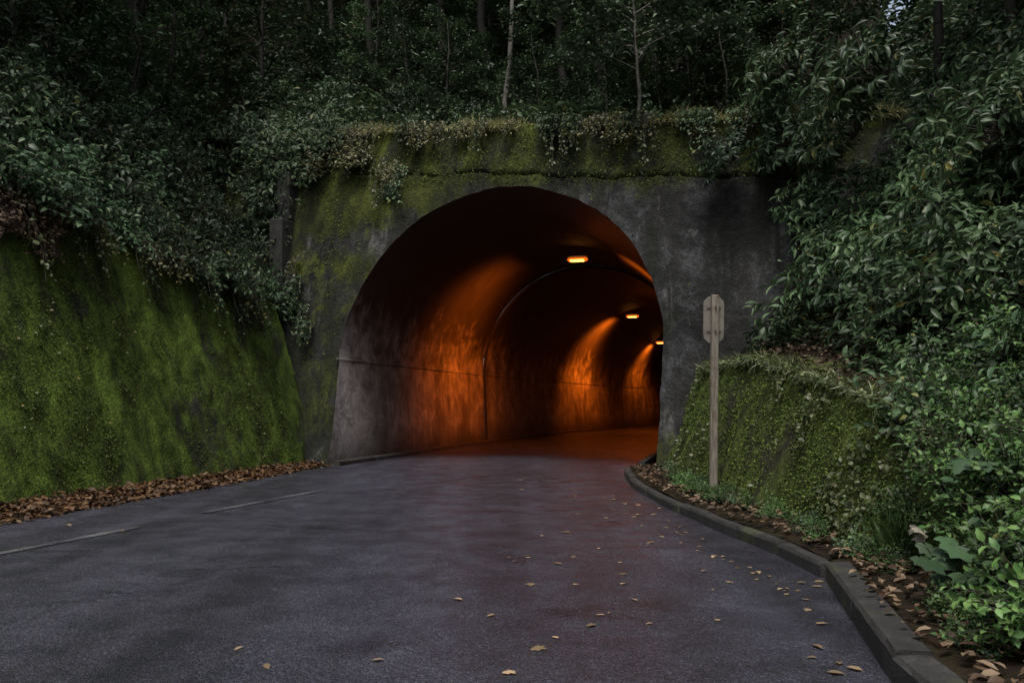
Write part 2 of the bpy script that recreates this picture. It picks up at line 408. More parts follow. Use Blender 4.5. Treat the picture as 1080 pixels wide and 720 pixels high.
# worn edge line
def roadz(x, y):
    x0 = leftroad(y)-.25; x1 = float(kerb_at(y))+.06; k = min(max((x-x0)/(x1-x0), 0), 1)
    return .025*math.sin(math.pi*k)-.02+.003
def strip(pts, w, mat, name, parent):
    V = []
    for i, (x, y) in enumerate(pts):
        a = pts[max(i-1, 0)]; b = pts[min(i+1, len(pts)-1)]; d = unit(np.array([b[0]-a[0], b[1]-a[1]])); nn = np.array([-d[1], d[0]])
        for sgn in (-1, 1):
            q = np.array([x, y])+nn*sgn*w/2; V.append((q[0], q[1], roadz(q[0], q[1])+.012))
    return obj(name, V, gridfaces(len(pts), 2), mat, parent)
lp = [gpx(0, 584), gpx(145, 556.5), gpx(215, 541), gpx(345, 516.5), gpx(440, 497)]
def seg(a, b, n=14): return [(a[0]+(b[0]-a[0])*i/n, a[1]+(b[1]-a[1])*i/n) for i in range(n+1)]
back = (lp[0][0]-(lp[1][0]-lp[0][0])*1.2, lp[0][1]-(lp[1][1]-lp[0][1])*1.2)
strip(seg(back, lp[1], 26), .13, MAT['marking'], 'lane_line', o)
strip(seg(lp[2], lp[3], 16), .13, MAT['marking'], 'lane_line', o)

# ------------------------------------------------------------------ kerb on the right, one stone at a time
kr = empty('kerb'); tag(kr, kind='structure')
KH, KW = .16, .17
def kerb_stone(p, q, h0=KH, w=KW, gap=.014, parent=kr, jig=.012):
    p = np.array(p); q = np.array(q); d = unit(q-p); nn = np.array([d[1], -d[0]]); p = p+d*gap; q = q-d*gap
    L = np.linalg.norm(q-p); ns = 4; V = []
    prof = [(0.0, -.12), (0.0, h0-.03), (.022, h0), (w-.015, h0+.004), (w, h0-.012), (w, -.12)]
    dz = random.uniform(-jig, jig); dl = random.uniform(-jig, jig)
    for i in range(ns+1):
        c = p+(q-p)*i/ns
        for (u, z) in prof:
            r = .006 if 0 < i < ns else .010
            V.append((c[0]+nn[0]*(u+dl+random.uniform(-r, r)*.7), c[1]+nn[1]*(u+dl+random.uniform(-r, r)*.7), z+dz+random.uniform(-r, r)*.6))
    m = len(prof); Fs = [tuple(f) for f in gridfaces(ns+1, m)] + [tuple(range(m)), tuple(range(ns*m+m-1, ns*m-1, -1))]
    return obj('kerb_stone', V, Fs, MAT['kerb'], parent)
def resample(pts, step):
    pts = np.array(pts, float); out = [pts[0]]; acc = 0
    seglen = np.linalg.norm(np.diff(pts, axis=0), axis=1); tot = np.concatenate([[0], np.cumsum(seglen)])
    n = max(1, round(tot[-1]/step)); ts = np.linspace(0, tot[-1], n+1)
    return np.stack([np.interp(ts, tot, pts[:, 0]), np.interp(ts, tot, pts[:, 1])], 1)
near = resample(KERB[:5], 1.25); farp = np.array([[2.60, 6.72], [2.58, 7.6], [2.38, 9.2], [2.18, 11.2], [2.10, 13.2], [2.18, 15.2], [2.35, 16.6]])
farp = resample(farp, .95)
for a, b in zip(near[:-1], near[1:]): kerb_stone(a, b, .145, .20)
for a, b in zip(farp[:-1], farp[1:]): kerb_stone(a, b, .11, .13)
tt = np.arange(-.5, 44, 2.0)
for a, b in zip(tt[:-1], tt[1:]):
    x0, y0 = st2xy(3.25, a+.3); x1, y1 = st2xy(3.25, b+.3)
    if y0 > 16.5: kerb_stone((x0, y0), (x1, y1), .15, .16)
# low ledge along the left wall in the tunnel
kl = empty('gutter_kerb'); tag(kl, kind='structure')
for a, b in zip(tt[:-1], tt[1:]):
    x0, y0 = st2xy(-3.62, b+1.0); x1, y1 = st2xy(-3.62, a+1.0)
    kerb_stone((x0, y0), (x1, y1), .10, .20, parent=kl)

# verge behind the kerb
V = []; ys = np.arange(-12, 17.2, .35); nx = 14
for y in ys:
    x0 = float(kerb_at(min(y, 16.6)))+.12; x1 = float(rwall_x(y))+.25
    for k in range(nx):
        f = k/(nx-1); x = x0+(x1-x0)*f
        V.append((x, y, .125+.07*f+.05*float(fbm(x*2, y*2, 3, 9))))
o = obj('verge', V, gridfaces(len(ys), nx, True), MAT['soil'], smooth=True); tag(o, kind='structure')
# left shoulder
V = []; ys = np.arange(-12, 19.6, .35); nx = 10
for y in ys:
    w = lwall(y)
    for k in range(nx):
        f = k/(nx-1); x = w[0]-.15+(float(SHW(y))+.25)*f
        V.append((x, y, .10*(1-f)**1.2-.025+.03*float(fbm(x*3, y*3, 3, 3))*(1-f)))
o = obj('shoulder', V, gridfaces(len(ys), nx, True), MAT['soil'], smooth=True); tag(o, kind='structure')

# ------------------------------------------------------------------ tunnel portal
tp = empty('tunnel_portal', (0, 0, 0))
tag(tp, 'mossy concrete tunnel portal with a wide round arch and stained walls', 'tunnel')
def arch_profile(n_arch=56, n_wall=14, r=R0, inset=0.0):
    w0 = r-.10-inset; w1 = r-inset; pts = []
    for i in range(n_wall): f = i/n_wall; pts.append((-(w0+(w1-w0)*f), SPRING*f))
    for i in range(n_arch+1):
        an = math.pi*(1-i/n_arch); pts.append((w1*math.cos(an), SPRING+w1*math.sin(an)))
    for i in range(n_wall-1, -1, -1): f = i/n_wall; pts.append(((w0+(w1-w0)*f), SPRING*f))
    return np.array(pts)
prof = arch_profile(72, 18)
SL, SR = -8.5, 11.0
def outer(p):
    s, z = p
    if z <= SPRING+1e-6: return (SL if s < 0 else SR, z*.999)
    dx, dz = s, z-SPRING
    k = (8.12-SPRING)/(dz+.12*dx) if dz+.12*dx > 1e-6 else 1e9
    kx = (SR/dx if dx > 0 else SL/dx) if abs(dx) > 1e-6 else 1e9
    k = min(k, kx); return (dx*k, SPRING+dz*k)
CHIP = (.05*fbm(np.arange(len(prof))*.9, np.zeros(len(prof)), 3, 33)+.05*fbm(np.arange(len(prof))*.17, np.zeros(len(prof)), 2, 35))/R0
outs = np.array([outer(p) for p in prof]); K = 60
prof = prof*np.stack([1+CHIP, np.where(prof[:, 1] > SPRING, 1+CHIP, 1)], -1)
fr = np.linspace(0, 1, K)**1.35
sz = prof[:, None, :]*(1-fr[None, :, None]) + outs[:, None, :]*fr[None, :, None]
s_, z_ = sz[..., 0], sz[..., 1]
edge = sstep(0, .08, fr)[None, :]
rel = (.10*fbm(s_*1.1, z_*1.1, 5, 21)+.03*fbm(s_*6, z_*6, 3, 4))*edge
t_ = tface(s_, z_) - rel
x_, y_ = st2xy(s_, t_)
V = np.stack([x_, y_, z_-.04*(z_ < .01)], -1).reshape(-1, 3)
obj('headwall', V, gridfaces(len(prof), K, True), MAT['portal'], tp, smooth=True)
# projecting top band (parapet) with a ragged lower edge
ss = np.linspace(-6.6, 11, 220)
ZT = ZTOP(ss)
zb = 6.78-.115*ss + .12*sstep(2.0, .2, ss) + .22*fbm(ss*1.6, ss*0, 4, 2) + .10*fbm(ss*7, ss*0, 3, 6)
pr = .006+.012*sstep(-.6, 2.0, ss)
rows = []
for kind in range(10):
    if kind == 0: z = zb+.012; off = .10*fbm(ss*1.1, z*1.1, 5, 21)+.03*fbm(ss*6, z*6, 3, 4)-.015
    else:
        f = (kind-1)/7.0
        z = zb+(ZT+.06-zb)*min(f, 1); off = pr+.10*fbm(ss*1.1, z*1.1, 5, 21)+.03*fbm(ss*6, z*6, 3, 4)
        if kind == 1: off = off-pr*.6
        if kind >= 8: z = ZT+.06+.0*ss; off = pr*.5-.55*(kind-8)
    t = tface(ss, z)-off; x, y = st2xy(ss, t); rows.append(np.stack([x, y, z+0*x], -1))
V = np.array(rows).reshape(-1, 3)
obj('parapet', V, gridfaces(len(rows), len(ss)), MAT['band'], tp, smooth=False)
# pilaster at the left end
G = Geo()
for z0, z1 in ((3.0, 4.6), (4.62, 6.3), (6.32, 7.6)):
    zc = (z0+z1)/2
    x, y = st2xy(-6.15, tface(-6.15, zc)-.10); G.box((float(x), float(y), zc), (.42, .5, z1-z0), -math.radians(24), .03)
G.build('pilaster', MAT['kerb'], tp)
# bore: left wall, vault, right wall; a slightly narrower lining begins 12.5 m in
tcut = 12.5
def bore(idx0, idx1, name, mat):
    for part, (ta, tb, ins) in enumerate(((None, tcut, 0.0), (tcut, 95, .10))):
        pr_ = arch_profile(72, 18, inset=ins)[idx0:idx1]
        nt = 40 if part == 0 else 90
        rows = []
        for i in range(nt):
            f = i/(nt-1); s = pr_[:, 0]; z = pr_[:, 1]
            t0 = tface(s, z) if ta is None else np.full(len(s), ta)
            t = t0+(tb-t0)*f
            d = .035*fbm(t*.9+s*0, z*.9+s*.5, 4, 31)*(1 if f > 0 else 0)
            if ta is None and i == 0: s = s*(1+CHIP[idx0:idx1]); z = z*np.where(z > SPRING, 1+CHIP[idx0:idx1], 1); t = tface(s, z)
            cx = s*(1-d/R0); x, y = st2xy(cx, t); rows.append(np.stack([x, y, z-.04*(z < .01)], -1))
        V = np.array(rows).reshape(-1, 3)
        obj(name, V, gridfaces(nt, len(pr_), True), mat, tp, smooth=True)
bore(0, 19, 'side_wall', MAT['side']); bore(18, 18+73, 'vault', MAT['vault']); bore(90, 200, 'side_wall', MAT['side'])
# step ring between the two linings
a0 = arch_profile(72, 18); a1 = arch_profile(72, 18, inset=.11)
rows = []
for pr_ in (a0*1.0, a1):
    x, y = st2xy(pr_[:, 0], tcut+.001); rows.append(np.stack([x, y, pr_[:, 1]], -1))
obj('lining_ring', np.array(rows).reshape(-1, 3), gridfaces(2, len(a0)), MAT['ring'], tp)
# construction joint ledge along the left wall
G = Geo()
for ta, tb, ins in ((1.0, tcut-.05, 0), (tcut+.05, 60, .10)):
    n = 24
    for i in range(n):
        t0 = ta+(tb-ta)*i/n; t1 = ta+(tb-ta)*(i+1)/n; sa = -(R0-ins)
        V = []
        for t in (t0, t1):
            for (ds, z) in ((-.02, SPRING-.03), (.03, SPRING-.025), (.03, SPRING+.02), (-.02, SPRING+.025)):
                x, y = st2xy(sa+ds, t); V.append((float(x), float(y), z))
        G.add(V, [(0, 1, 5, 4), (1, 2, 6, 5), (2, 3, 7, 6)])
G.build('joint_ledge', MAT['vault'], tp)

# ------------------------------------------------------------------ tunnel lamps
def vault_hit(a, b, drop=.34):            # a lamp hangs just below the vault
    lo = None
    for d in np.arange(21, 70, .05):
        p = np.array(px(a, b, d)); t = 0.0; base = p[:2]-O
        t = float(base@A); s_l = float(base@P)-(max(t-9, 0)**2*.0042)
        r = math.hypot(s_l, p[2]-SPRING)
        if t > 2 and p[2] > SPRING and r > R0-.10-drop: return p, s_l
    return p, 0.0
LL = [vault_hit(609, 274.5), vault_hit(667, 334), vault_hit(697, 361.5)]
names = ['lit orange tunnel lamp on the ceiling nearest the entrance', 'second lit orange tunnel lamp in from the entrance', 'third lit orange tunnel lamp, half hidden at the right arch edge']
print('LAMPS', LL)
for i, (p, s_l) in enumerate(LL):
    lt = empty('tunnel_lamp', tuple(map(float, p)), (0, 0, -AX)); tag(lt, names[i], 'lamp', 'orange lamps along the tunnel ceiling')
    # ceiling height above this lamp
    zc = SPRING+math.sqrt(max((R0-(.10 if p[1] > 29.5 else 0))**2-min(abs(s_l), 3.6)**2, .1))
    h = max(zc-p[2], .1)
    g = Geo(); g.box((0, .02, .125), (.70, .22, .06), 0, .02); hg = g.build('housing', MAT['housing'], lt)
    g = Geo(); g.box((0, -.05, -.02), (.46, .18, .06), 0, .02); g.build('diffuser', MAT['glow'], lt)
    g = Geo(); g.box((0, .02, .025), (.66, .20, .11), 0, .05); g.build('bloom_halo', MAT['lens'], lt)  # added glowing box around the diffuser, a made-up halo in place of bloom
    for sx in (-.22, .22):
        g = Geo(); g.tube([(sx, 0, .11), (sx, 0, h+.05)], .016, 6); g.build('bracket', MAT['steel'], hg)
    ld = bpy.data.lights.new('tunnel_lamp_light', 'POINT'); ld.shadow_soft_size = .07
    ld.energy = (1700, 2400, 1100)[i]; ld.color = (1.0, .165, .008); ld.use_nodes = True
    nt_ = ld.node_tree; em = nt_.nodes['Emission']; ge = nt_.nodes.new('ShaderNodeNewGeometry')     # photometric curve: wide across the road, narrow along it
    dt = nt_.nodes.new('ShaderNodeVectorMath'); dt.operation = 'DOT_PRODUCT'; dt.inputs[1].default_value = (float(A[0]), float(A[1]), 0); nt_.links.new(ge.outputs['Incoming'], dt.inputs[0])
    sb = nt_.nodes.new('ShaderNodeMath'); sb.operation = 'SUBTRACT'; sb.inputs[1].default_value = .13; nt_.links.new(dt.outputs['Value'], sb.inputs[0])   # tilted a little inward
    ab = nt_.nodes.new('ShaderNodeMath'); ab.operation = 'ABSOLUTE'; nt_.links.new(sb.outputs[0], ab.inputs[0])
    mr = nt_.nodes.new('ShaderNodeMapRange'); mr.interpolation_type = 'SMOOTHSTEP'; nt_.links.new(ab.outputs[0], mr.inputs[0])
    for q_, v_ in zip((1, 2, 3, 4), (.10, .78, 1.0, .02)): mr.inputs[q_].default_value = v_
    sp_ = nt_.nodes.new('ShaderNodeSeparateXYZ'); nt_.links.new(ge.outputs['Incoming'], sp_.inputs[0])
    m2 = nt_.nodes.new('ShaderNodeMapRange'); m2.interpolation_type = 'SMOOTHSTEP'; nt_.links.new(sp_.outputs[2], m2.inputs[0])      # hood: little light upward
    for q_, v_ in zip((1, 2, 3, 4), (-.26, .18, 1.0, .0)): m2.inputs[q_].default_value = v_
    mu = nt_.nodes.new('ShaderNodeMath'); mu.operation = 'MULTIPLY'; nt_.links.new(mr.outputs[0], mu.inputs[0]); nt_.links.new(m2.outputs[0], mu.inputs[1])
    m3 = nt_.nodes.new('ShaderNodeMapRange'); m3.interpolation_type = 'SMOOTHSTEP'; nt_.links.new(sp_.outputs[2], m3.inputs[0])      # dimmer straight down: aimed at the walls
    for q_, v_ in zip((1, 2, 3, 4), (-.97, -.62, .22, 1.0)): m3.inputs[q_].default_value = v_
    m4 = nt_.nodes.new('ShaderNodeMath'); m4.operation = 'MULTIPLY'; nt_.links.new(mu.outputs[0], m4.inputs[0]); nt_.links.new(m3.outputs[0], m4.inputs[1])
    nt_.links.new(m4.outputs[0], em.inputs['Strength'])
    lo = bpy.data.objects.new('lamp_light', ld); C.objects.link(lo); lo.parent = lt; lo.location = (0, 0, -.16)

# ------------------------------------------------------------------ left retaining wall
lw = empty('retaining_wall', (float(LB[0]), float(LB[1]), 0)); tag(lw, 'tall leaning retaining wall covered in green moss on the left', 'wall')
run = np.arange(-24, 8.9, .07); hh = np.linspace(0, 1, 70)
RR, HH = np.meshgrid(run, hh, indexing='ij')
ztop = LHT(RR) + .18*fbm(RR*.8, RR*0, 3, 40)
Z = HH*ztop
dep = LBAT*Z - .10*fbm(RR*.7, Z*.7, 4, 44) - .08*fbm(RR*4, Z*4, 3, 45) - .05*fbm(RR*11, Z*11, 2, 46)
dep = dep + .035*sstep(-.1, .25, fbm(RR*.9, RR*0, 2, 8))*np.exp(-((Z-2.28-.06*np.sin(RR*.8)-.10*fbm(RR*2, RR*0, 3, 6))/.05)**2)                       # horizontal casting joint
for jr in (-14, -8.5, -3.2, 2.3): dep = dep + .07*np.exp(-((RR-jr-.03*Z)/.05)**2)    # vertical joints
X = LD[0]*RR+LN[0]*dep; Y = LD[1]*RR+LN[1]*dep
obj('wall_face', np.stack([X, Y, Z-.05], -1).reshape(-1, 3), gridfaces(len(run), len(hh), True), MAT['moss_left'], lw, smooth=True)
cap = []
for k, d in enumerate((0, .25, .6)):
    zz = ztop[:, 0]-.05+.03*k; de = dep[:, -1]+d
    cap.append(np.stack([LD[0]*run+LN[0]*de, LD[1]*run+LN[1]*de, zz], -1))
obj('wall_top', np.array(cap).reshape(-1, 3), gridfaces(3, len(run)), MAT['moss_left'], lw, smooth=True)

# ------------------------------------------------------------------ right retaining wall
rw = empty('retaining_wall', (3.0, 12.0, 0)); tag(rw, 'low mossy retaining wall behind the sign post on the right', 'wall')
yy = np.arange(4.0, 16.9, .06); hh = np.linspace(0, 1, 46)
YY, HH = np.meshgrid(yy, hh, indexing='ij')
zt = rtop_z(YY)+.12*fbm(YY*1.1, YY*0, 3, 60); Z = HH*zt
dep = RBAT*Z-.12*fbm(YY*.9, Z*.9, 4, 61)-.09*fbm(YY*4, Z*4, 3, 62)-.05*fbm(YY*10, Z*10, 2, 63)+.05*sstep(.8, 1, HH)
X = rwall_x(YY)+dep
obj('wall_face', np.stack([X-3, YY-12, Z], -1).reshape(-1, 3), gridfaces(len(yy), len(hh)), MAT['moss_right'], rw, smooth=True)
cap = []
for k, d in enumerate((0, .12, .3, .6)):
    cap.append(np.stack([X[:, -1]+d-3, yy-12, zt[:, 0]+(.03*k+.05*fbm(yy*3, yy*0+k, 2, 5))*(k > 0)], -1))
obj('wall_top', np.array(cap).reshape(-1, 3), gridfaces(4, len(yy), True), MAT['moss_right'], rw, smooth=True)

# ------------------------------------------------------------------ hillsides
def lhill(r, d):                      # r along the wall from LB, d back from its top edge
    r = np.asarray(r, float); d = np.asarray(d, float)
    de = LBAT*LHT(r) + d
    extra = np.where(r > 8, (r-8)*.05, 0)
    x = LB[0]+LD[0]*r+LN[0]*(de+extra); y = LB[1]+LD[1]*r+LN[1]*(de+extra)
    z = LHT(r) - .1 + 1.25*np.maximum(d-.25, 0)**.96 + .6*fbm(r*.35, d*.35, 3, 70)*sstep(0, 2, d) + .12*fbm(r*2, d*2, 2, 71)
    return x, y, z
def rhill(y, d):
    y = np.asarray(y, float); d = np.asarray(d, float)
    zt = rtop_z(y); x = rwall_x(y)+RBAT*zt+d
    led = np.interp(y, [0, 5, 8, 60], [.1, .3, .9, 1.0])
    z = zt + .15*np.minimum(d, led) + 1.35*np.maximum(d-led, 0)**.97 + .6*fbm(y*.35, d*.35, 3, 80)*sstep(0, 2, d) + .1*fbm(y*2, d*2, 2, 81) - .02
    return x, y+0*d, z
def bhill(s, q):                      # q behind the headwall
    s = np.asarray(s, float); q = np.asarray(q, float)
    ZT = ZTOP(s); t = tface(s, ZT)+q; x, y = st2xy(s, t)
    sl = .60 + .25*sstep(1, -6, s) - .36*np.exp(-((s-5.5-.02*q)/5)**2)
    z = ZT-.02 + .10*np.minimum(q, 1.5) + sl*np.maximum(q-1.5, 0) + .35*fbm(s*.4, q*.4, 3, 90)*sstep(0, 2, q) + .1*fbm(s*2, q*2, 2, 91)
    return x, y, z
def hillmesh(fn, a, b, flip):
    AA, BB = np.meshgrid(a, b, indexing='ij'); x, y, z = fn(AA, BB)
    o = obj('hillside', np.stack([x+0*z, y+0*z, z], -1).reshape(-1, 3), gridfaces(len(a), len(b), flip), MAT['soil'], smooth=True)
    return tag(o, kind='structure')
dd = np.concatenate([np.arange(0, 6, .3), np.arange(6, 20, 1), np.arange(20, 60, 4)])
hillmesh(lhill, np.arange(-24, 40, .5), dd, True)
hillmesh(rhill, np.arange(-12, 50, .5), dd, True)
hillmesh(bhill, np.concatenate([np.arange(-30, -9, 1.5), np.arange(-9, 13, .4), np.arange(13, 50, 1.5)]), np.concatenate([np.arange(0, 6, .3), np.arange(6, 75, 1.5)]), True)

# ------------------------------------------------------------------ leaves
LANCE = (np.array([(0, 0, 0), (0, .33, .03), (0, .70, .0), (0, 1, -.13), (-.5, .33, .10), (-.40, .70, .06), (.5, .33, .10), (.40, .70, .06)]),
         np.array([(0, 6, 1), (0, 1, 4), (2, 7, 3), (2, 3, 5)]), np.array([(1, 6, 7, 2), (1, 2, 5, 4)]))
SIMPLE = (np.array([(0, 0, 0), (.5, .42, .06), (0, 1, -.08), (-.5, .42, .06)]), np.array([(0, 1, 2), (0, 2, 3)]), None)
BLADE = (np.array([(-.5, 0, 0), (.5, 0, 0), (.35, .55, .06), (-.35, .55, .06), (0, 1, -.18)]), np.array([(3, 2, 4)]), np.array([(0, 1, 2, 3)]))
def palmate():
    V = [(0, 0, 0)]; pts = []
    for k, (an, L) in enumerate([(-160, .30), (-128, .50), (-98, .74), (-72, .60), (-48, .90), (-24, .66), (-8, .92), (0, 1.0), (8, .92), (24, .66), (48, .90), (72, .60), (98, .74), (128, .50), (160, .30)]):
        a = math.radians(an); pts.append((math.sin(a)*L*.9, math.cos(a)*L, -.10*L + (.05 if L < .5 else 0)))
    V += pts; n = len(pts)
    return (np.array([(0, .0, .04)]+pts), np.array([(0, i+1, i+2)[::-1] for i in range(n-1)]), None)
PALM = palmate()
def leaves(tpl, base, dirs, nrm, L, Wd):
    T, tri, quad = tpl; n = len(base); k = len(T)
    dirs = unit(dirs); side = unit(np.cross(dirs, nrm)); nn = np.cross(side, dirs)
    L = np.broadcast_to(L, n)[:, None, None]; Wd = np.broadcast_to(Wd, n)[:, None, None]
    V = base[:, None, :] + side[:, None, :]*T[None, :, 0:1]*Wd + dirs[:, None, :]*T[None, :, 1:2]*L + nn[:, None, :]*T[None, :, 2:3]*L
    off = (np.arange(n)*k)[:, None, None]
    Fs = [(tri[None]+off).reshape(-1, 3)]
    if quad is not None: Fs.append((quad[None]+off).reshape(-1, 4))
    return V.reshape(-1, 3), Fs
def merge(parts):
    Vs = []; T = {}; n = 0
    for V, Fs in parts:
        Vs.append(V)
        for f in Fs: T.setdefault(f.shape[1], []).append(f+n)
        n += len(V)
    return np.concatenate(Vs), [np.concatenate(v) for v in T.values()]
def tubes(paths, rads, nside=3):
    """paths (n,k,3) rads (n,k) -> one mesh"""
    n, k, _ = paths.shape
    tan = unit(np.gradient(paths, axis=1)); ref = np.where(np.abs(tan[..., 2:3]) < .85, np.array([0, 0, 1.0]), np.array([1.0, 0, 0]))
    u = unit(np.cross(tan, ref)); v = np.cross(tan, u)
    an = np.arange(nside)*2*math.pi/nside
    V = paths[:, :, None, :] + rads[:, :, None, None]*(np.cos(an)[None, None, :, None]*u[:, :, None, :]+np.sin(an)[None, None, :, None]*v[:, :, None, :])
    i = np.arange(n)[:, None, None]; j = np.arange(k-1)[None, :, None]; a = np.arange(nside)[None, None, :]; b = (a+1) % nside
    B = i*k*nside
    Fq = np.stack(np.broadcast_arrays(B+j*nside+a, B+j*nside+b, B+(j+1)*nside+b, B+(j+1)*nside+a), -1).reshape(-1, 4)
    return V.reshape(-1, 3), [Fq]

def shrub_mesh(name, mat, seed, R, H, M, per, L, Wd, tpl=LANCE, droop=.35, inner=.35, maxth=105, flat=.6, stemr=.008, lead=None):
    r = np.random.default_rng(seed)
    th = np.radians(maxth)*np.sqrt(r.random(M)); ph = r.random(M)*2*math.pi
    rho = inner+(1-inner)*r.random(M)**.6
    lob = 1+.28*np.sin(ph*3+seed)+.22*np.sin(th*5+ph*2+seed*2)
    tip = np.stack([R*np.sin(th)*np.cos(ph)*rho*lob, R*np.sin(th)*np.sin(ph)*rho*lob, H*(.12+.88*np.cos(th)*rho*lob)], -1)
    if lead is not None: tip += np.array(lead)*(rho[:, None]**2)
    base = np.stack([r.normal(0, .07*R, M), r.normal(0, .07*R, M), np.full(M, -.15)], -1)
    mid = base*.35+tip*.65; mid[:, 2] += .25*H*r.random(M); mid[:, :2] *= .72
    K = 7; t = np.linspace(0, 1, K)[None, :, None]
    path = (1-t)**2*base[:, None]+2*t*(1-t)*mid[:, None]+t*t*tip[:, None]
    rad = (stemr*(1-.8*t[..., 0]))*np.ones((M, 1))
    stems = tubes(path, rad)
    tan = unit(tip-mid)
    bs = []; ds = []; ns = []; Ls = []
    up = np.array([0, 0, 1.0])
    for k in range(per):
        f = 1-.62*(k/per)**1.1*np.ones(M)-.04*r.random(M)
        p = ((1-f)**2)[:, None]*base+(2*f*(1-f))[:, None]*mid+(f*f)[:, None]*tip
        az = k*2.4+r.random(M)*1.2
        sd = unit(np.cross(tan, up)+1e-3); s2 = np.cross(sd, tan)
        ra = np.cos(az)[:, None]*sd+np.sin(az)[:, None]*s2*flat
        d = unit(tan*(.75 if k < per*.35 else .35)+ra+r.normal(0, .22, (M, 3))); d[:, 2] -= droop*r.random(M)*1.4
        nn = up+.55*r.normal(0, 1, (M, 3))+.35*unit(p*np.array([1, 1, .3]))
        bs.append(p); ds.append(d); ns.append(nn); Ls.append(L*(.45+.85*r.random(M)))
    b = np.concatenate(bs); l = np.concatenate(Ls)
    V, Fs = leaves(tpl, b, np.concatenate(ds), np.concatenate(ns), l, l*(Wd/L)*(.8+.4*r.random(len(l))))
    return mesh(name+'_foliage', V, Fs, mat, True), mesh(name+'_stems', stems[0], stems[1], MAT['twig'], True)

PRO = {}
def proto(key, n, *a, **k): PRO[key] = [shrub_mesh(key+str(i), a[0], 100*len(PRO)+i*7+3, *a[1:], **k) for i in range(n)]
proto('laurel', 3, MAT['leaf_mid'], 1.0, 1.05, 115, 10, .19, .066, droop=.5)
proto('spray', 3, MAT['leaf_mid'], 1.15, .9, 64, 16, .195, .058, droop=.75, flat=.30, inner=.45, maxth=95)
proto('spray_teal', 2, MAT['leaf_teal'], 1.15, .9, 60, 16, .19, .062, droop=.7, flat=.30, inner=.45, maxth=95)
proto('teal', 3, MAT['leaf_teal'], .95, .95, 150, 9, .135, .060, droop=.45)
proto('dark', 3, MAT['leaf_dark'], 1.05, 1.1, 120, 9, .155, .058, droop=.5)
proto('small', 3, MAT['leaf_dark'], .85, .8, 190, 9, .085, .038, droop=.4)
proto('olive', 2, MAT['leaf_olive'], .7, .65, 150, 8, .10, .045, droop=.4)
proto('herb', 3, MAT['leaf_bright'], .42, .5, 110, 9, .062, .030, droop=.25, maxth=85)
proto('herb_mid', 2, MAT['leaf_mid'], .45, .45, 100, 8, .075, .040, droop=.3, maxth=90)
proto('dead', 2, MAT['leaf_dead'], .6, .5, 90, 7, .10, .045, droop=.9)

def plant(key, name, loc, sc=1.0, rot=None, tilt=(0, 0), label=None, group=None, cat='shrub', var=None):
    fo, sm = PRO[key][var if var is not None else random.randrange(len(PRO[key]))]
    e = empty(name, tuple(float(v) for v in loc), (tilt[0], tilt[1], random.uniform(0, 6.283) if rot is None else rot))
    e.rotation_mode = 'XYZ'
    q = Vector((0, 0, 1))
    s = sc if hasattr(sc, '__len__') else (sc, sc, sc)
    e.scale = s
    tag(e, label, cat, group)
    link('foliage', fo, e); link('stems', sm, e)
    return e

def tilted(loc, nrm2, amount):
    """euler leaning a plant toward horizontal direction nrm2 by amount (rad) with random spin"""
    ax = Vector((-nrm2[1], nrm2[0], 0)); from mathutils import Matrix
    mt = Matrix.Rotation(amount, 3, ax) @ Matrix.Rotation(random.uniform(0, 6.283), 3, 'Z')
    return mt.to_euler()
def put(key, name, loc, sc, lean, amt, label, group=None, cat='shrub', var=None):
    e = plant(key, name, loc, sc, 0, (0, 0), label, group, cat, var); e.rotation_euler = tilted(loc, lean, amt); return e

rd = random.Random(11)
# left bank -----------------------------------------------------------------
toR = (float(-LN[0]), float(-LN[1]))
cnt = 0
for i, r in enumerate(np.arange(.6, 13, 1.0)):
    for j, d in enumerate(np.arange(.25, 8.6, 1.0)):
        rr = r+rd.uniform(-.35, .35); dj = d+rd.uniform(-.3, .3)
        x, y, z = (float(v) for v in lhill(rr, dj))
        if (np.array([x, y])-O)@A > tface(-6, 8)-.2 and x > -9.5 and z < 8.5 and dj < 3.2 and (np.array([x, y])-O)@A > 1.0: continue
        key = rd.choice(['dark', 'dark', 'small', 'dark', 'teal', 'small'])
        put(key, 'shrub', (x, y, z-.05), rd.uniform(.8, 1.2)*(1+.03*j), toR, rd.uniform(.2, .6),
            {'dark': 'dark long-leaved shrub', 'small': 'dark small-leaved shrub', 'teal': 'blue-green shrub'}[key]+(' low' if dj < 2.4 else ' halfway up' if dj < 5 else ' high')+' on the left bank '+
            ('at the left picture edge' if rr < 4 else 'above the mossy wall' if rr < 7.5 else 'beside the portal'), 'shrubs on the left bank')
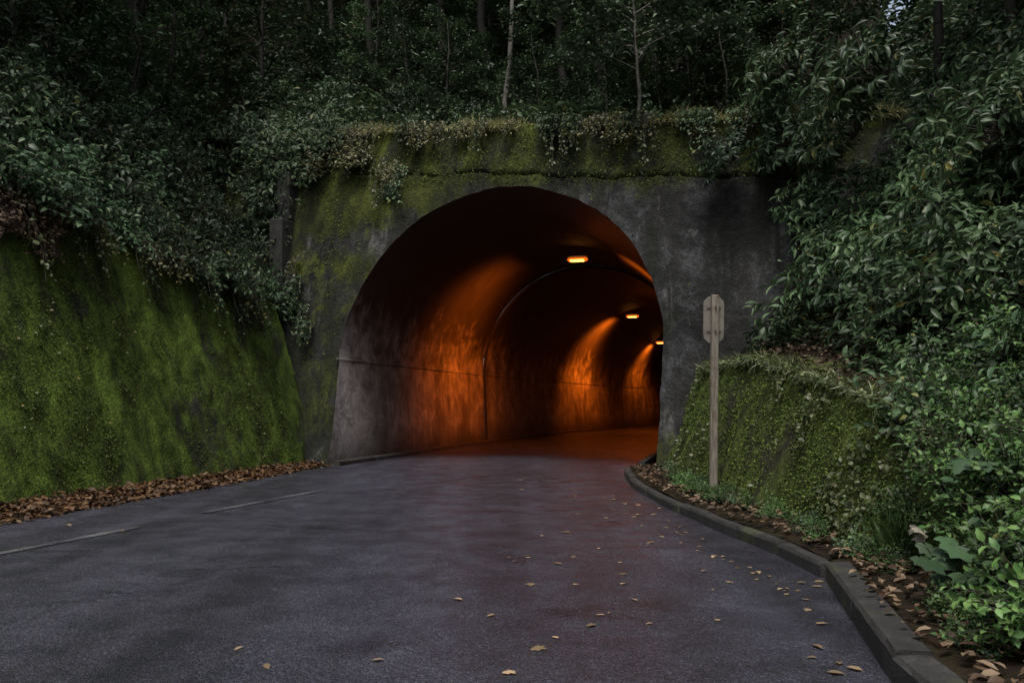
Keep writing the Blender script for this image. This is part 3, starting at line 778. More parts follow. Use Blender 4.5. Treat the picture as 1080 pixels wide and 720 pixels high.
# the greener bush on top of the left wall
for k, (r, d, s) in enumerate([(1.6, .35, .75), (2.3, .3, .8), (3.0, .35, .8), (3.7, .35, .75), (4.4, .4, .6)]):
    x, y, z = lhill(r, d)
    put('teal', 'shrub', (x, y, z-.05), s, toR, .35, 'blue-green bush in the clump spilling over the top of the mossy left wall', 'blue-green bushes on the left wall top')
for k, (r, d, s) in enumerate([(4.8, .05, .55), (5.3, .0, .5), (5.8, -.02, .5), (6.3, .0, .5), (6.8, .0, .48), (7.3, .0, .45), (7.7, -.05, .4)]):
    x, y, z = lhill(r, d)
    put(['small', 'olive'][k % 2], 'shrub', (x, y, z-.12), s, toR, .75, 'small straggly shrub trailing along the sloping top edge of the mossy left wall', 'straggly shrubs on the left wall edge')
for k, (r, d, s) in enumerate([(1.5, -.35, .8), (2.0, -.5, .7), (1.2, -.6, .8), (1.8, -.85, .55)]):
    x, y, z = lhill(r, max(d, 0)); x += LN[0]*d*.5; y += LN[1]*d*.5
    put('dead', 'withered_shrub', (x, y, z-.05+d*1.1), s, toR, 1.2, 'withered brown plant hanging over the mossy left wall at the picture edge', 'withered plants on the left wall')

# back bank above the portal --------------------------------------------------
toF = (float(-A[0]), float(-A[1]))
for i, s in enumerate(np.arange(-8.5, 11.0, 1.15)):
    for j, q in enumerate([.9, 2.1, 3.4, 4.8, 6.4, 8.4]):
        if s > 1.5 and s < 8.5 and j == 5: continue
        s2 = s*(1+.06*q)+rd.uniform(-.4, .4); q2 = q+rd.uniform(-.4, .4)
        x, y, z = bhill(s2, q2)
        if j == 0: key = rd.choice(['small', 'olive', 'teal'])
        else: key = rd.choice(['dark', 'teal', 'small', 'dark', 'laurel'])
        sc = (rd.uniform(.45, .65) if j == 0 else rd.uniform(.7, 1.05)*(1+.05*j))
        put(key, 'shrub', (x, y, float(z)-.08), sc, toF, rd.uniform(.05, .4),
            {'dark': 'dark shrub', 'small': 'small-leaved dark shrub', 'teal': 'blue-green shrub', 'olive': 'olive shrub', 'laurel': 'broad-leaved shrub'}[key]+
            (' just behind the grassy portal top' if j == 0 else ' on the lower slope above the portal' if j < 3 else ' further up the forest slope')+(' left of the arch' if s < -2.5 else ' above the arch' if s < 3.5 else ' right of the arch'), 'shrubs above the portal')
def onface(s, z, off=0.0):
    x, y = st2xy(s, tface(s, z)-off); return float(x), float(y), z
put('olive', 'shrub', onface(-4.1, 7.75, .05), .95, toF, .5, 'yellowish leafy shrub over the left end of the portal top', None)
put('olive', 'shrub', onface(-5.2, 7.7, .05), .85, toF, .6, 'olive shrub drooping at the far left end of the portal top', None)
put('olive', 'shrub', onface(-3.0, 7.2, .05), .6, toF, 1.3, 'pale green creeper clump hanging down the headwall left of the arch crown', None)
put('teal', 'shrub', onface(-2.9, 6.75, .02), .38, toF, 1.5, 'small leafy tuft at the lower end of the hanging creeper on the headwall', None)

for k, s in enumerate(np.arange(-3.6, 6.6, .78)):
    x, y, z = (float(v) for v in bhill(s+rd.uniform(-.3, .3), rd.uniform(.15, .6)))
    put(rd.choice(['olive', 'olive', 'small', 'herb_mid']), 'shrub', (x, y, z-.04), rd.uniform(.28, .5), toF, rd.uniform(.3, .9), 'low tufty plant on the front edge of the portal top', 'tufty plants on the parapet edge')
# right bank --------------------------------------------------------------------
toL = (-1.0, -.1)
for i, y in enumerate(np.arange(3.2, 19, .95)):
    for j, d in enumerate(np.arange(.9, 8.2, .95)):
        yj = y+rd.uniform(-.35, .35); dj = d+rd.uniform(-.3, .3)
        x, yy_, z = (float(v) for v in rhill(yj, dj))
        t_here = (np.array([x, yj])-O)@A; s_here = (np.array([x, yj])-O)@P
        if t_here > tface(s_here, z)-.7 and z < 7.8: continue
        if yj > 8 and dj < 1.6: continue
        if yj < 8 and z < 1.7: continue
        key = rd.choice(['laurel', 'spray', 'spray', 'spray_teal', 'teal', 'laurel', 'olive' if rd.random() < .3 else 'dark'])
        put(key, 'shrub', (x, yj, z-.05), rd.uniform(.8, 1.15)*(.72 if yj < 8 else 1), toL, rd.uniform(.3, .75),
            {'dark': 'dark-leaved shrub', 'laurel': 'broad-leaved shrub', 'teal': 'blue-green shrub', 'spray': 'shrub with long drooping leaves', 'spray_teal': 'blue-green drooping shrub', 'olive': 'olive shrub'}[key]+
            (' low' if z < 3.5 else ' halfway up' if z < 6.5 else ' high')+' on the right bank '+('near the right picture edge' if yj < 8 else 'behind the low wall' if yj < 12 else 'beside the portal'), 'shrubs on the right bank')
BOUGH = [(800, 135, 15.6, .95, 'spray_teal', 'leafy bough reaching over the right end of the portal top'), (835, 165, 15.0, .9, 'spray', 'broad-leaved spray hanging before the right part of the headwall'),
         (785, 105, 16.6, .9, 'teal', 'upper leafy bough at the right end of the portal parapet'), (850, 245, 14.0, .85, 'spray', 'spray of leaves hanging before the dark right end of the headwall'),
         (838, 330, 14.2, .7, 'laurel', 'leafy shrub above the leaf litter ledge right of the sign'), (850, 290, 13.5, .85, 'dark', 'dark shrub at the foot of the right bank beside the headwall'),
         (830, 205, 15.0, .85, 'spray_teal', 'dense leafy bough covering the right end of the portal wall'), (860, 120, 14.0, 1.0, 'spray', 'long drooping bough in the upper right before the parapet end'),
         (890, 60, 12.5, 1.1, 'spray', 'pale-leaved branch hanging down in the upper right'), (960, 200, 10.5, .9, 'spray', 'large-leaved branch reaching out halfway up the right bank'),
         (1010, 110, 9.5, .9, 'spray', 'drooping branch high at the right picture edge'), (735, 150, 16.0, .7, 'spray_teal', 'leafy twig tip reaching furthest left over the parapet at its right end'), (800, 60, 15.5, 1.0, 'spray', 'leafy branch overhanging the parapet near the forest edge'), (1030, 270, 8.5, .75, 'spray', 'broad-leaved branch at the right picture edge at mid height')]
for k, (a, b, dpt, s, key, lb) in enumerate(BOUGH):
    x, y, z = px(a+35, b, dpt)
    put(key, 'shrub', (x, y, z-.3), s, toL, .9, lb)
for k, (a, b, dpt, s) in enumerate([(905, 395, 9.6, .62), (940, 370, 9.0, .6), (985, 380, 8.4, .6), (930, 300, 9.5, .7)]):
    x, y, z = px(a, b, dpt)
    put('laurel', 'shrub', (x+.25, y, z-.3), s, toL, .7, 'light green broad-leaved shrub over the near end of the low right wall', 'light green shrubs over the low right wall')

# bright herbs near right
for i, y in enumerate(np.arange(2.6, 8.2, .33)):
    for j, d in enumerate(np.arange(-.5, 2.6, .34)):
        yj = y+rd.uniform(-.13, .13); dj = d+rd.uniform(-.13, .13)
        zt_ = float(rtop_z(yj))
        if dj < 0:
            x = float(rwall_x(yj))+RBAT*zt_+dj; z = min(max(.17, zt_*(1+dj/.42)), zt_)
        else: x, _, z = (float(v) for v in rhill(yj, dj))
        if x < float(kerb_at(yj))+.52 or z > 2.0 or x > .66*yj+.7: continue
        if yj > 7 and dj < .1: continue
        edge = x < float(kerb_at(yj))+.85
        put(rd.choice(['herb', 'herb', 'herb_mid']), 'herb_plant', (x, yj, z-.04), rd.uniform(.42, .6) if edge else rd.uniform(.75, 1.15), toL, rd.uniform(.15, .6),
            'low green weed at the outer fringe of the herbs behind the near kerb' if edge else 'bright green herb '+('low' if z < .7 else 'high')+' in the growth '+('at the bottom right corner' if yj < 4.6 else 'behind the lobed plant' if yj < 6.2 else 'at the near end of the low wall'), 'herbs beside the near kerb', 'plant')
# the left end of the portal top disappears under shrubs
for k, (s, zz, sc, key) in enumerate([(-5.6, 8.2, 1.0, 'dark'), (-6.4, 8.0, 1.1, 'dark'), (-7.1, 7.4, 1.1, 'small'), (-6.7, 6.6, .9, 'dark'), (-7.4, 6.3, 1.0, 'small'), (-6.9, 5.6, .8, 'dark'), (-7.6, 5.2, .9, 'dark'), (-5.0, 8.5, .9, 'small'), (-7.8, 8.6, 1.2, 'dark'), (-6.0, 7.5, .7, 'small')]):
    put(key, 'shrub', onface(s, zz, .1), sc, toF, .9, 'dark shrub draped over the shadowy left end of the headwall', 'dark shrubs at the left end of the headwall')

print('objects so far', len(bpy.data.objects))

# ------------------------------------------------------------------ trees
def tree_mesh(name, seed, H, r0, lean, nl, crown0, mat, bark, nleaf=2600, L=.17, spread=1.7):
    r = np.random.default_rng(seed)
    K = 10; t = np.linspace(0, 1, K)
    wob = np.cumsum(r.normal(0, .10, (K, 2)), axis=0)*(H/10)
    tr = np.stack([wob[:, 0]+lean[0]*t*H, wob[:, 1]+lean[1]*t*H, t*H-.3], -1)
    parts = [tubes(tr[None], (r0*(1-.8*t)+.01)[None], 7)]
    tips = []; paths = []; rads = []
    for i in range(nl):
        f = crown0+(1-crown0)*((i+.5)/nl); k = f*(K-1); a = int(k); b = min(a+1, K-1); p = tr[a]*(1-(k-a))+tr[b]*(k-a)
        az = i*2.4+r.random(); ln = spread*(1.15-.6*abs(f-.6))*(.6+.7*r.random())
        e = p+np.array([math.cos(az)*ln, math.sin(az)*ln, ln*(.15+.5*r.random())])
        m_ = (p+e)/2+np.array([0, 0, .12*ln]); u = np.linspace(0, 1, 6)[:, None]
        q = (1-u)**2*p+2*u*(1-u)*m_+u*u*e; paths.append(q); rads.append(r0*.32*(1-.85*u[:, 0])); tips.append(q)
        for w in range(2):
            j = 3+w; az2 = az+r.choice([-1, 1])*(.6+.5*r.random()); l2 = ln*.5
            e2 = q[j]+np.array([math.cos(az2)*l2, math.sin(az2)*l2, l2*(.1+.4*r.random())])
            q2 = q[j]*(1-u)+e2*u; paths.append(q2); rads.append(r0*.16*(1-.8*u[:, 0])); tips.append(q2)
    parts.append(tubes(np.array(paths), np.array(rads), 4))
    V, Fs = merge(parts); trunk = mesh(name+'_trunk', V, Fs, bark, True)
    tp_ = np.array(tips); n = len(tp_)
    idx = r.integers(0, n, nleaf); kk = 2+3.99*r.random(nleaf); a = np.minimum(kk.astype(int), 4); f = (kk-a)[:, None]
    base = tp_[idx, a]*(1-f)+tp_[idx, np.minimum(a+1, 5)]*f + r.normal(0, .20, (nleaf, 3))*np.array([1, 1, .6])
    d = unit(r.normal(0, 1, (nleaf, 3))*np.array([1, 1, .4])); d[:, 2] -= .35*r.random(nleaf)
    nn = np.array([0, 0, 1.0])+.5*r.normal(0, 1, (nleaf, 3)); l = L*(.6+.7*r.random(nleaf))
    V, Fs = leaves(SIMPLE if L < .16 else LANCE, base, d, nn, l, l*.42)
    return trunk, mesh(name+'_crown', V, Fs, mat, True)
TREES = [tree_mesh('forest_a', 1, 11.5, .13, (.02, -.03), 22, .30, MAT['leaf_dark'], MAT['bark'], 4300, .22, 2.4),
         tree_mesh('forest_b', 2, 13, .17, (-.03, 0), 24, .26, MAT['leaf_dark'], MAT['bark'], 4800, .22, 2.6),
         tree_mesh('forest_c', 3, 9, .10, (.04, -.05), 18, .16, MAT['leaf_mid'], MAT['bark'], 5200, .18, 1.9),
         tree_mesh('forest_d', 4, 7, .07, (0, -.02), 16, .08, MAT['leaf_dark'], MAT['bark'], 5000, .16, 1.7)]
SMALL = tree_mesh('sapling', 8, 3.3, .045, (.02, -.04), 18, .45, MAT['leaf_pale'], MAT['pale_bark'], 4600, .19, 1.7)
PALE = tree_mesh('pale_tree', 9, 9.0, .075, (.03, 0), 10, .55, MAT['leaf_dark'], MAT['pale_bark'], 1800, .15, 1.4)
def tree(tm, loc, sc, label, group=None, name='tree'):
    e = empty(name, tuple(map(float, loc)), (0, 0, rd.uniform(0, 6.28)), (sc, sc, sc*rd.uniform(.92, 1.1)))
    tag(e, label, 'tree', group); link('trunk', tm[0], e); link('crown', tm[1], e); return e
def at_back(pxx, q):                  # a spot on the back hill seen in that direction
    best = None
    for s in np.linspace(-24, 22, 400):
        x, y, z = bhill(s, q); e = abs(540+F*float(x)/float(y)-pxx)
        if best is None or e < best[0]: best = (e, s)
    return tuple(float(v) for v in bhill(best[1], q))
tree(PALE, at_back(541, 3.2), 1.0, 'slender pale-barked trunk standing upright above the arch crown')
e = tree(SMALL, at_back(667, .55), 1.0, 'small pale-trunked tree with a leafy crown on the portal top')
e.rotation_euler[2] = 2.2
for k, (p_, q) in enumerate([(505, 5.5), (600, 6), (618, 9), (640, 7), (700, 6), (722, 8.5), (735, 5), (757, 7), (775, 10), (690, 12), (745, 13), (800, 8), (575, 10), (520, 9.5), (460, 6), (430, 9), (480, 12), (390, 7), (355, 10), (830, 6), (860, 9),
                             (550, 15), (610, 16), (660, 17), (505, 18), (440, 16), (380, 14), (330, 12), (800, 15), (850, 14), (770, 19), (715, 18), (560, 22), (640, 24), (480, 24), (400, 22), (340, 19), (690, 25), (830, 22), (590, 30), (520, 32), (450, 31), (380, 30), (660, 34), (310, 27), (280, 20), (240, 24), (200, 18), (260, 32), (215, 30), (330, 36), (180, 26)]):
    l = at_back(p_+rd.uniform(-6, 6), q)
    tree(TREES[rd.choice([0, 1, 2, 3] if q > 8 else [0, 1, 3])], l, rd.uniform(.85, 1.15), 'dark slender tree '+('near the foot of' if q < 8 else 'halfway up' if q < 16 else 'far up')+' the forest slope '+('left of the arch' if p_ < 430 else 'above the arch' if p_ < 640 else 'right of the arch crown'), 'forest trees above the tunnel')
for k, (p_, q) in enumerate([(470, 3.4), (500, 4.6), (570, 3.6), (610, 4.4), (640, 3.2), (700, 3.6), (725, 4.8), (770, 3.4), (430, 4.2), (395, 5.2), (590, 6.8), (540, 7.4), (680, 7.2), (790, 5.4)]):
    l = at_back(p_, q); tree(TREES[3 if k % 3 else 2], (l[0], l[1], l[2]-.9), rd.uniform(.42, .62), 'young leafy tree with a low crown '+('left of' if p_ < 480 else 'above' if p_ < 640 else 'right of')+' the arch, just behind the portal top', 'young trees behind the portal top')
for (r, d) in [(1, 3.2), (3, 4.6), (5, 3.4), (7, 5.2), (9, 4.2), (11, 6), (2, 7), (5, 7.5), (8, 8.5), (11, 9.5), (13, 7), (1, 10.5), (5, 11.5), (9, 12.5), (14, 12), (-2, 5), (-4, 8), (-6, 4.5), (16, 9), (18, 13), (20, 10), (22, 15), (14, 16), (10, 17), (17, 5), (25, 12), (28, 18), (21, 20)]:
    x, y, z = lhill(r+rd.uniform(-.4, .4), d); tree(TREES[rd.choice([2, 3, 0, 1])], (x, y, z-.1), rd.uniform(.7, 1.0), 'dark tree rising out of the shrubs '+('low' if d < 5 else 'high')+' on the left bank '+('at the picture edge' if r < 4 else 'above the mossy wall' if r < 8 else 'toward the portal'), 'trees on the left bank')
for (y0, d) in [(7, 4.4), (9.5, 5), (12, 4.2), (14.5, 5.4), (17, 5), (8, 7.5), (11, 8), (14, 8.6), (18, 8.5), (21, 7), (16, 12), (11, 12), (22, 12), (3, 6), (-1, 6), (19, 11), (24, 9), (26, 13), (15, 14), (13, 6.5), (20, 15)]:
    x, y, z = rhill(y0, d); tree(TREES[rd.choice([2, 3, 0, 1])], (x, y, float(z)-.1), rd.uniform(.7, 1.0), 'dark tree rising out of the shrubs '+('low' if d < 6 else 'high')+' on the right bank '+('at the picture edge' if y0 < 10 else 'behind the low wall' if y0 < 15 else 'toward the portal'), 'trees on the right bank')

# ------------------------------------------------------------------ stuff: grass, litter, moss
def scatter(name, tpl, base, d, nn, L, Wd, mat, parent=None):
    V, Fs = leaves(tpl, base, d, nn, L, Wd); o = obj(name, V, Fs, mat, parent, smooth=True); o['kind'] = 'stuff'; return o
def flatdirs(n, tilt=.25):
    a = rng.random(n)*2*math.pi; return np.stack([np.cos(a), np.sin(a), rng.normal(0, tilt, n)], -1), np.array([0, 0, 1.0])+rng.normal(0, tilt*1.3, (n, 3))
# grass and dead leaves along the portal top
n = 11000; s = rng.uniform(-4.8, 8.5, n); clump = vnoise(s*1.7, s*0, 77); keep = rng.random(n) < np.clip(1.9*clump-.25, .08, 1); s = s[keep]; n = len(s)
q = rng.random(n)**2.2*1.5; x, y, z = bhill(s, q-.10); front = q < .25
d = np.stack([rng.normal(0, .5, n)-A[0]*np.where(front, 1.1, .1), rng.normal(0, .4, n)-A[1]*np.where(front, 1.1, .1), np.where(front, rng.uniform(-1.0, .8, n), rng.uniform(.5, 1.4, n))], -1)
g = scatter('grass', BLADE, np.stack([x, y, z+.03], -1), d, rng.normal(0, 1, (n, 3)), rng.uniform(.10, .40, n)*(.55+.9*vnoise(s*2.3, s*0, 78)), rng.uniform(.010, .022, n), MAT['grass'])
tag(g, 'tufts of yellowing grass along the top of the tunnel portal', 'grass')
n = 1500; s = rng.uniform(-4.5, 8, n); q = rng.random(n)*1.3-.12; x, y, z = bhill(s, q); d, nn = flatdirs(n, .4)
g = scatter('leaf_litter', LANCE, np.stack([x, y, z+.07], -1), d, nn, rng.uniform(.06, .13, n), rng.uniform(.03, .06, n), MAT['leaf_dead']); tag(g, 'fallen brown leaves caught on the top of the portal', 'leaves')
# left shoulder litter
n = 5600; r = rng.uniform(-6, 8.3, n); w = rng.random(n)**.9
base = LB[None]+LD[None]*r[:, None]-LN[None]*(SHW(LB[1]+LD[1]*r)*w+.16*fbm(r*1.3, r*0, 3, 5)*w)[:, None]
zz = .07*(1-w)**1.1+.008+.04*rng.random(n)*(1-w)
d, nn = flatdirs(n, .35)
g = scatter('leaf_litter', LANCE, np.concatenate([base, zz[:, None]], 1), d, nn, rng.uniform(.06, .14, n), rng.uniform(.03, .07, n), MAT['leaf_orange']); tag(g, 'strip of fallen brown leaves along the foot of the mossy left wall', 'leaves')
# right verge litter
n = 1000; y = rng.uniform(2, 16.4, n); w = rng.random(n)**1.2
xx = kerb_at(y)+.16+(rwall_x(y)-kerb_at(y)-.15)*w; d, nn = flatdirs(n, .25)
g = scatter('leaf_litter', LANCE, np.stack([xx, y, .19+.05*w], -1), d*np.array([1, 1, .6]), nn, rng.uniform(.05, .12, n), rng.uniform(.025, .06, n), MAT['leaf_dead']); tag(g, 'fallen brown leaves on the verge behind the kerb', 'leaves')
# right ledge litter
n = 2200; y = rng.uniform(8.5, 15.5, n); dq = rng.random(n)*2.0; x, y2, z = rhill(y, dq); d, nn = flatdirs(n, .35)
g = scatter('leaf_litter', LANCE, np.stack([x, y, z+.09], -1), d, nn, rng.uniform(.05, .11, n), rng.uniform(.025, .055, n), MAT['leaf_dead']); tag(g, 'fallen leaves covering the ledge on top of the low right wall', 'leaves')

# undergrowth of the forest floor
n = 120000; s = rng.uniform(-26, 20, n); q = 1.5+42*rng.random(n)**1.5; cl = fbm(s*.5, q*.5, 3, 95)
x, y, z = bhill(s*(1+.012*q), q); hgt = np.maximum(0, .5+2.2*cl)*rng.random(n)
d, nn = flatdirs(n, .4); l = rng.uniform(.12, .30, n)*(1+q*.02)
g = scatter('undergrowth', SIMPLE, np.stack([x, y, z+hgt], -1), d, nn, l, l*.45, MAT['leaf_dark']); tag(g, 'dark leafy undergrowth of the forest floor above the tunnel', 'undergrowth')
n = 90000; r = rng.uniform(-8, 32, n); dq = .3+34*rng.random(n)**1.3; x, y, z = lhill(r, dq); d, nn = flatdirs(n, .4); l = rng.uniform(.12, .26, n)*(1+dq*.02)
g = scatter('undergrowth', SIMPLE, np.stack([x, y, z+.4*rng.random(n)], -1), d, nn, l, l*.45, MAT['leaf_dark']); tag(g, 'dark leafy ground cover between the shrubs on the left bank', 'undergrowth')
n = 40000; y0 = rng.uniform(2, 22, n); dq = .9+14*rng.random(n)**1.3; x, y, z = rhill(y0, dq); d, nn = flatdirs(n, .4); l = rng.uniform(.10, .22, n)
ok = z < 30; k = ((x-O[0])*A[0]+(y-O[1])*A[1] < 0) | (z > 8)
g = scatter('undergrowth', SIMPLE, np.stack([x, y, z+.4*rng.random(n)], -1)[k], d[k], nn[k], l[k], l[k]*.45, MAT['leaf_dark']); tag(g, 'dark leafy ground cover between the shrubs on the right bank', 'undergrowth')

# moss cushions on the walls (child stuff of each wall)
def wall_tufts(n, fn, name, mat, parent, L0, L1, outv):
    a, b, off = fn(n); k = len(a)
    d = rng.normal(0, .8, (k, 3))+outv*.7+np.array([0, 0, -.25]); nn = outv+rng.normal(0, .6, (k, 3))
    L = rng.uniform(L0, L1, k)
    scatter(name, SIMPLE, off, d, nn, L, L*rng.uniform(.5, .9, k), mat, parent)
def lw_pts(n):
    r = rng.uniform(-4, 8.1, n); z = rng.uniform(0, 1, n)*LHT(r)
    m_ = fbm(r*1.1, z*.22, 4, 50)+fbm(r*3, z*3, 3, 51)*.5; k = m_ > -.12+.15*rng.random(n); r = r[k]; z = z[k]
    dep = LBAT*z-.10*fbm(r*.7, z*.7, 4, 44)-.06*fbm(r*4, z*4, 3, 45)
    return r, z, np.stack([LD[0]*r+LN[0]*dep, LD[1]*r+LN[1]*dep, z-.05], -1)
wall_tufts(80000, lw_pts, 'moss', MAT['moss_tuft'], lw, .012, .036, np.array([-LN[0], -LN[1], .3]))
def rw_pts(n):
    y = rng.uniform(5.5, 16.4, n); h = np.minimum(rng.random(n)*1.12, 1.02); zt_ = rtop_z(y)+.12*fbm(y*1.1, y*0, 3, 60); z = h*zt_
    m_ = fbm(y*1.4, z*.5, 4, 52)+fbm(y*4, z*4, 3, 53)*.5; k = m_ > -.15+.15*rng.random(n); y = y[k]; z = z[k]; h = h[k]
    dep = RBAT*z-.12*fbm(y*.9, z*.9, 4, 61)-.09*fbm(y*4, z*4, 3, 62)+.05*sstep(.8, 1, h)
    return y, z, np.stack([rwall_x(y)+dep-3, y-12, z], -1)
wall_tufts(60000, rw_pts, 'moss', MAT['moss_tuft'], rw, .010, .032, np.array([-1, -.1, .3]))
def fc_pts(n):
    s = rng.uniform(-6.5, 7.5, n); z = rng.uniform(2.2, 7.9, n)
    m_ = fbm(s*.9, z*.5, 4, 55)+fbm(s*4, z*4, 3, 56)*.5 + np.where(z > 6.65-.115*s, .34, -.2) + .28*sstep(-2, -5, s)
    k = (m_ > .05+.1*rng.random(n)) & (np.hypot(s, z-SPRING) > R0+.12) & (z < ZTOP(s)); s = s[k]; z = z[k]
    zb_ = 6.78-.115*s+.12*sstep(2.0, .2, s)
    off = np.where(z > zb_, .012+.03*sstep(-.6, 2.0, s), 0)+.10*fbm(s*1.1, z*1.1, 5, 21)
    x, y = st2xy(s, tface(s, z)-off-.01); return s, z, np.stack([x, y, z], -1)
wall_tufts(34000, fc_pts, 'moss', MAT['moss_tuft'], tp, .02, .055, np.array([-A[0], -A[1], .2]))
# little creeping leaves on the walls
def creep(n, off, out, parent, name, mat, L0, L1):
    k = len(off); d = rng.normal(0, 1, (k, 3))+np.array([0, 0, -.6])+out*.3; nn = out*1.2+np.array([0, 0, .6])+rng.normal(0, .35, (k, 3)); L = rng.uniform(L0, L1, k)
    o = scatter(name, LANCE, off+out*.03, d, nn, L, L*.6, mat, parent); return o
_, _, p_ = lw_pts(800); p_ = p_[(p_[:, 2] > 1.0) | (rng.random(len(p_)) < .4)]; creep(0, p_, np.array([-LN[0], -LN[1], .2]), lw, 'creeping_leaves', MAT['leaf_olive'], .03, .07)
y = rng.uniform(5.5, 15.5, 9000); h = rng.random(9000)**.9; k = fbm(y*1.6, h*3, 3, 58)+.10*(1-h)+.10*(h > .85) > .04+.16*rng.random(9000); y = y[k]; h = h[k]
z = h*rtop_z(y); p_ = np.stack([rwall_x(y)+RBAT*z-.05-3, y-12, z], -1); creep(0, p_, np.array([-1, -.1, .3]), rw, 'creeping_leaves', MAT['leaf_creeper'], .03, .085)

n = 2600; y = rng.uniform(5.8, 15.6, n); zt_ = rtop_z(y)+.12*fbm(y*1.1, y*0, 3, 60)
p_ = np.stack([rwall_x(y)+RBAT*zt_+rng.uniform(-.08, .22, n)-3, y-12, zt_+rng.uniform(-.03, .05, n)], -1)
scatter('edge_grass', BLADE, p_, np.stack([rng.uniform(-1.2, .2, n), rng.normal(0, .6, n), rng.uniform(-.9, .7, n)], -1), rng.normal(0, 1, (n, 3)), rng.uniform(.08, .26, n), rng.uniform(.010, .020, n), MAT['leaf_creeper'], rw)
n = 1600; y = rng.uniform(5.8, 15.6, n); zt_ = rtop_z(y)+.12*fbm(y*1.1, y*0, 3, 60)
p_ = np.stack([rwall_x(y)+RBAT*zt_+rng.uniform(-.06, .12, n)-3, y-12, zt_+rng.uniform(-.08, .04, n)], -1); creep(0, p_, np.array([-1, -.1, .5]), rw, 'edge_leaves', MAT['leaf_creeper'], .03, .07)

# ------------------------------------------------------------------ hanging vines on the portal
def vine_mesh(seed, ln, ns, leafy, mat):
    r = np.random.default_rng(seed); K = 9; t = np.linspace(0, 1, K)
    P_ = []
    for i in range(ns):
        l = ln*(.5+.5*r.random()); x0 = r.normal(0, .12)
        P_.append(np.stack([x0+np.cumsum(r.normal(0, .022, K)), -.06-.10*np.sin(t*2.2)+r.normal(0, .01, K), -l*t+.08], -1))
    P_ = np.array(P_); st = tubes(P_, np.full((ns, K), .006)*(1.4-t)[None])
    n = int(leafy*ns); i = r.integers(0, ns, n); k = r.integers(0, K, n)
    base = P_[i, k]+r.normal(0, .02, (n, 3)); d = r.normal(0, .7, (n, 3))+np.array([0, -.4, -.5]); nn = np.array([0, -.7, .8])+r.normal(0, .4, (n, 3)); L = r.uniform(.035, .09, n)
    V, Fs = leaves(LANCE, base, d, nn, L, L*.55)
    return mesh('vine_stems', st[0], st[1], MAT['twig'], True), mesh('vine_leaves', V, Fs, mat, True)
VM = [vine_mesh(20+i, [.7, 1.1, .9, 1.4, .5][i], [5, 6, 8, 5, 9][i], [18, 20, 20, 18, 24][i], MAT[['leaf_olive', 'leaf_mid', 'leaf_olive', 'leaf_creeper', 'leaf_dark'][i]]) for i in range(5)]
for i, s in enumerate(np.sort(rng.uniform(-4.8, 6.8, 46))):
    zt_ = float(ZTOP(s)); x, y, z = onface(float(s), zt_, .10+.07*float(sstep(-.6, 2, s)))
    e = empty('hanging_vine', (x, y, zt_+.04), (math.radians(-13), 0, -math.radians(24)), (rd.uniform(.8, 1.3),)*3)
    tag(e, 'thin leafy vine hanging from the grassy edge of the portal parapet', 'vine', 'vines hanging from the parapet')
    v = VM[rd.randrange(5)]; link('stems', v[0], e); link('leaves', v[1], e)
for (s, z, k, sc) in [(-3.2, 7.6, 3, 1.3), (-2.7, 7.3, 1, 1.2), (-5.4, 4.6, 4, 1.3), (-5.2, 3.9, 1, 1.0), (-4.9, 3.4, 4, 1.2), (-5.7, 5.2, 0, 1.2)]:
    x, y, _ = onface(s, z, .08); e = empty('hanging_vine', (x, y, z), (math.radians(-13), 0, -math.radians(24)), (sc,)*3)
    tag(e, 'dark creeper clinging to the headwall left of the arch', 'vine', 'creepers on the headwall'); link('stems', VM[k][0], e); link('leaves', VM[k][1], e)

for k in range(16):
    r = 1.2+6.4*k/15+rd.uniform(-.2, .2); x, y, z = (float(v) for v in lhill(r, 0.0))
    e = empty('trailing_stem', (x-LN[0]*.06, y-LN[1]*.06, z+.05), (math.radians(-17), 0, math.atan2(LD[1], LD[0])), (rd.uniform(.9, 1.5),)*3)
    tag(e, 'dry stem with sparse leaves trailing down from the top of the mossy left wall', 'vine', 'stems trailing down the left wall')
    v = VM[rd.choice([0, 1, 2, 3])]; link('stems', v[0], e); link('leaves', v[1], e)

# ------------------------------------------------------------------ road sign seen from behind
sx, sy = 2.88, 11.4
sg = empty('road_sign', (sx, sy, .14), (0, math.radians(.5), 0)); tag(sg, 'weathered post carrying a narrow sign plate seen from behind', 'sign')
G = Geo(); G.box((0, 0, 1.42), (.105, .08, 2.90), math.radians(8), .012); G.build('post', MAT['post'], sg)
w, h, c = .150, .335, .085
out = [(-w, -h+c*1.3), (-w*.93, -h+c*.75), (-w+c*.9, -h), (w-c*.9, -h), (w*.93, -h+c*.75), (w, -h+c*1.3), (w, h-c*1.3), (w*.93, h-c*.75), (w-c*.9, h), (-w+c*.9, h), (-w*.93, h-c*.75), (-w, h-c*1.3)]
n = len(out); V = [(x, .060, z+2.52) for x, z in out]+[(x*.97, .054, z*.985+2.52) for x, z in out]+[(x, .066, z+2.52) for x, z in out]
Fs = [tuple(range(n, 2*n))[::-1]]+[(i, (i+1) % n, n+(i+1) % n, n+i) for i in range(n)]+[(2*n+i, 2*n+(i+1) % n, (i+1) % n, i) for i in range(n)]+[tuple(range(2*n, 3*n))]
spl = obj('sign_plate', V, Fs, MAT['plate'], sg)
for z in (2.36, 2.70):
    G = Geo(); G.tube([(0, -.075, z), (0, -.03, z)], .014, 8); G.build('bolt', MAT['steel'], spl)
    G = Geo(); G.box((0, .047, z), (.20, .012, .035), 0, .002); G.build('clamp_strap', MAT['steel'], spl)
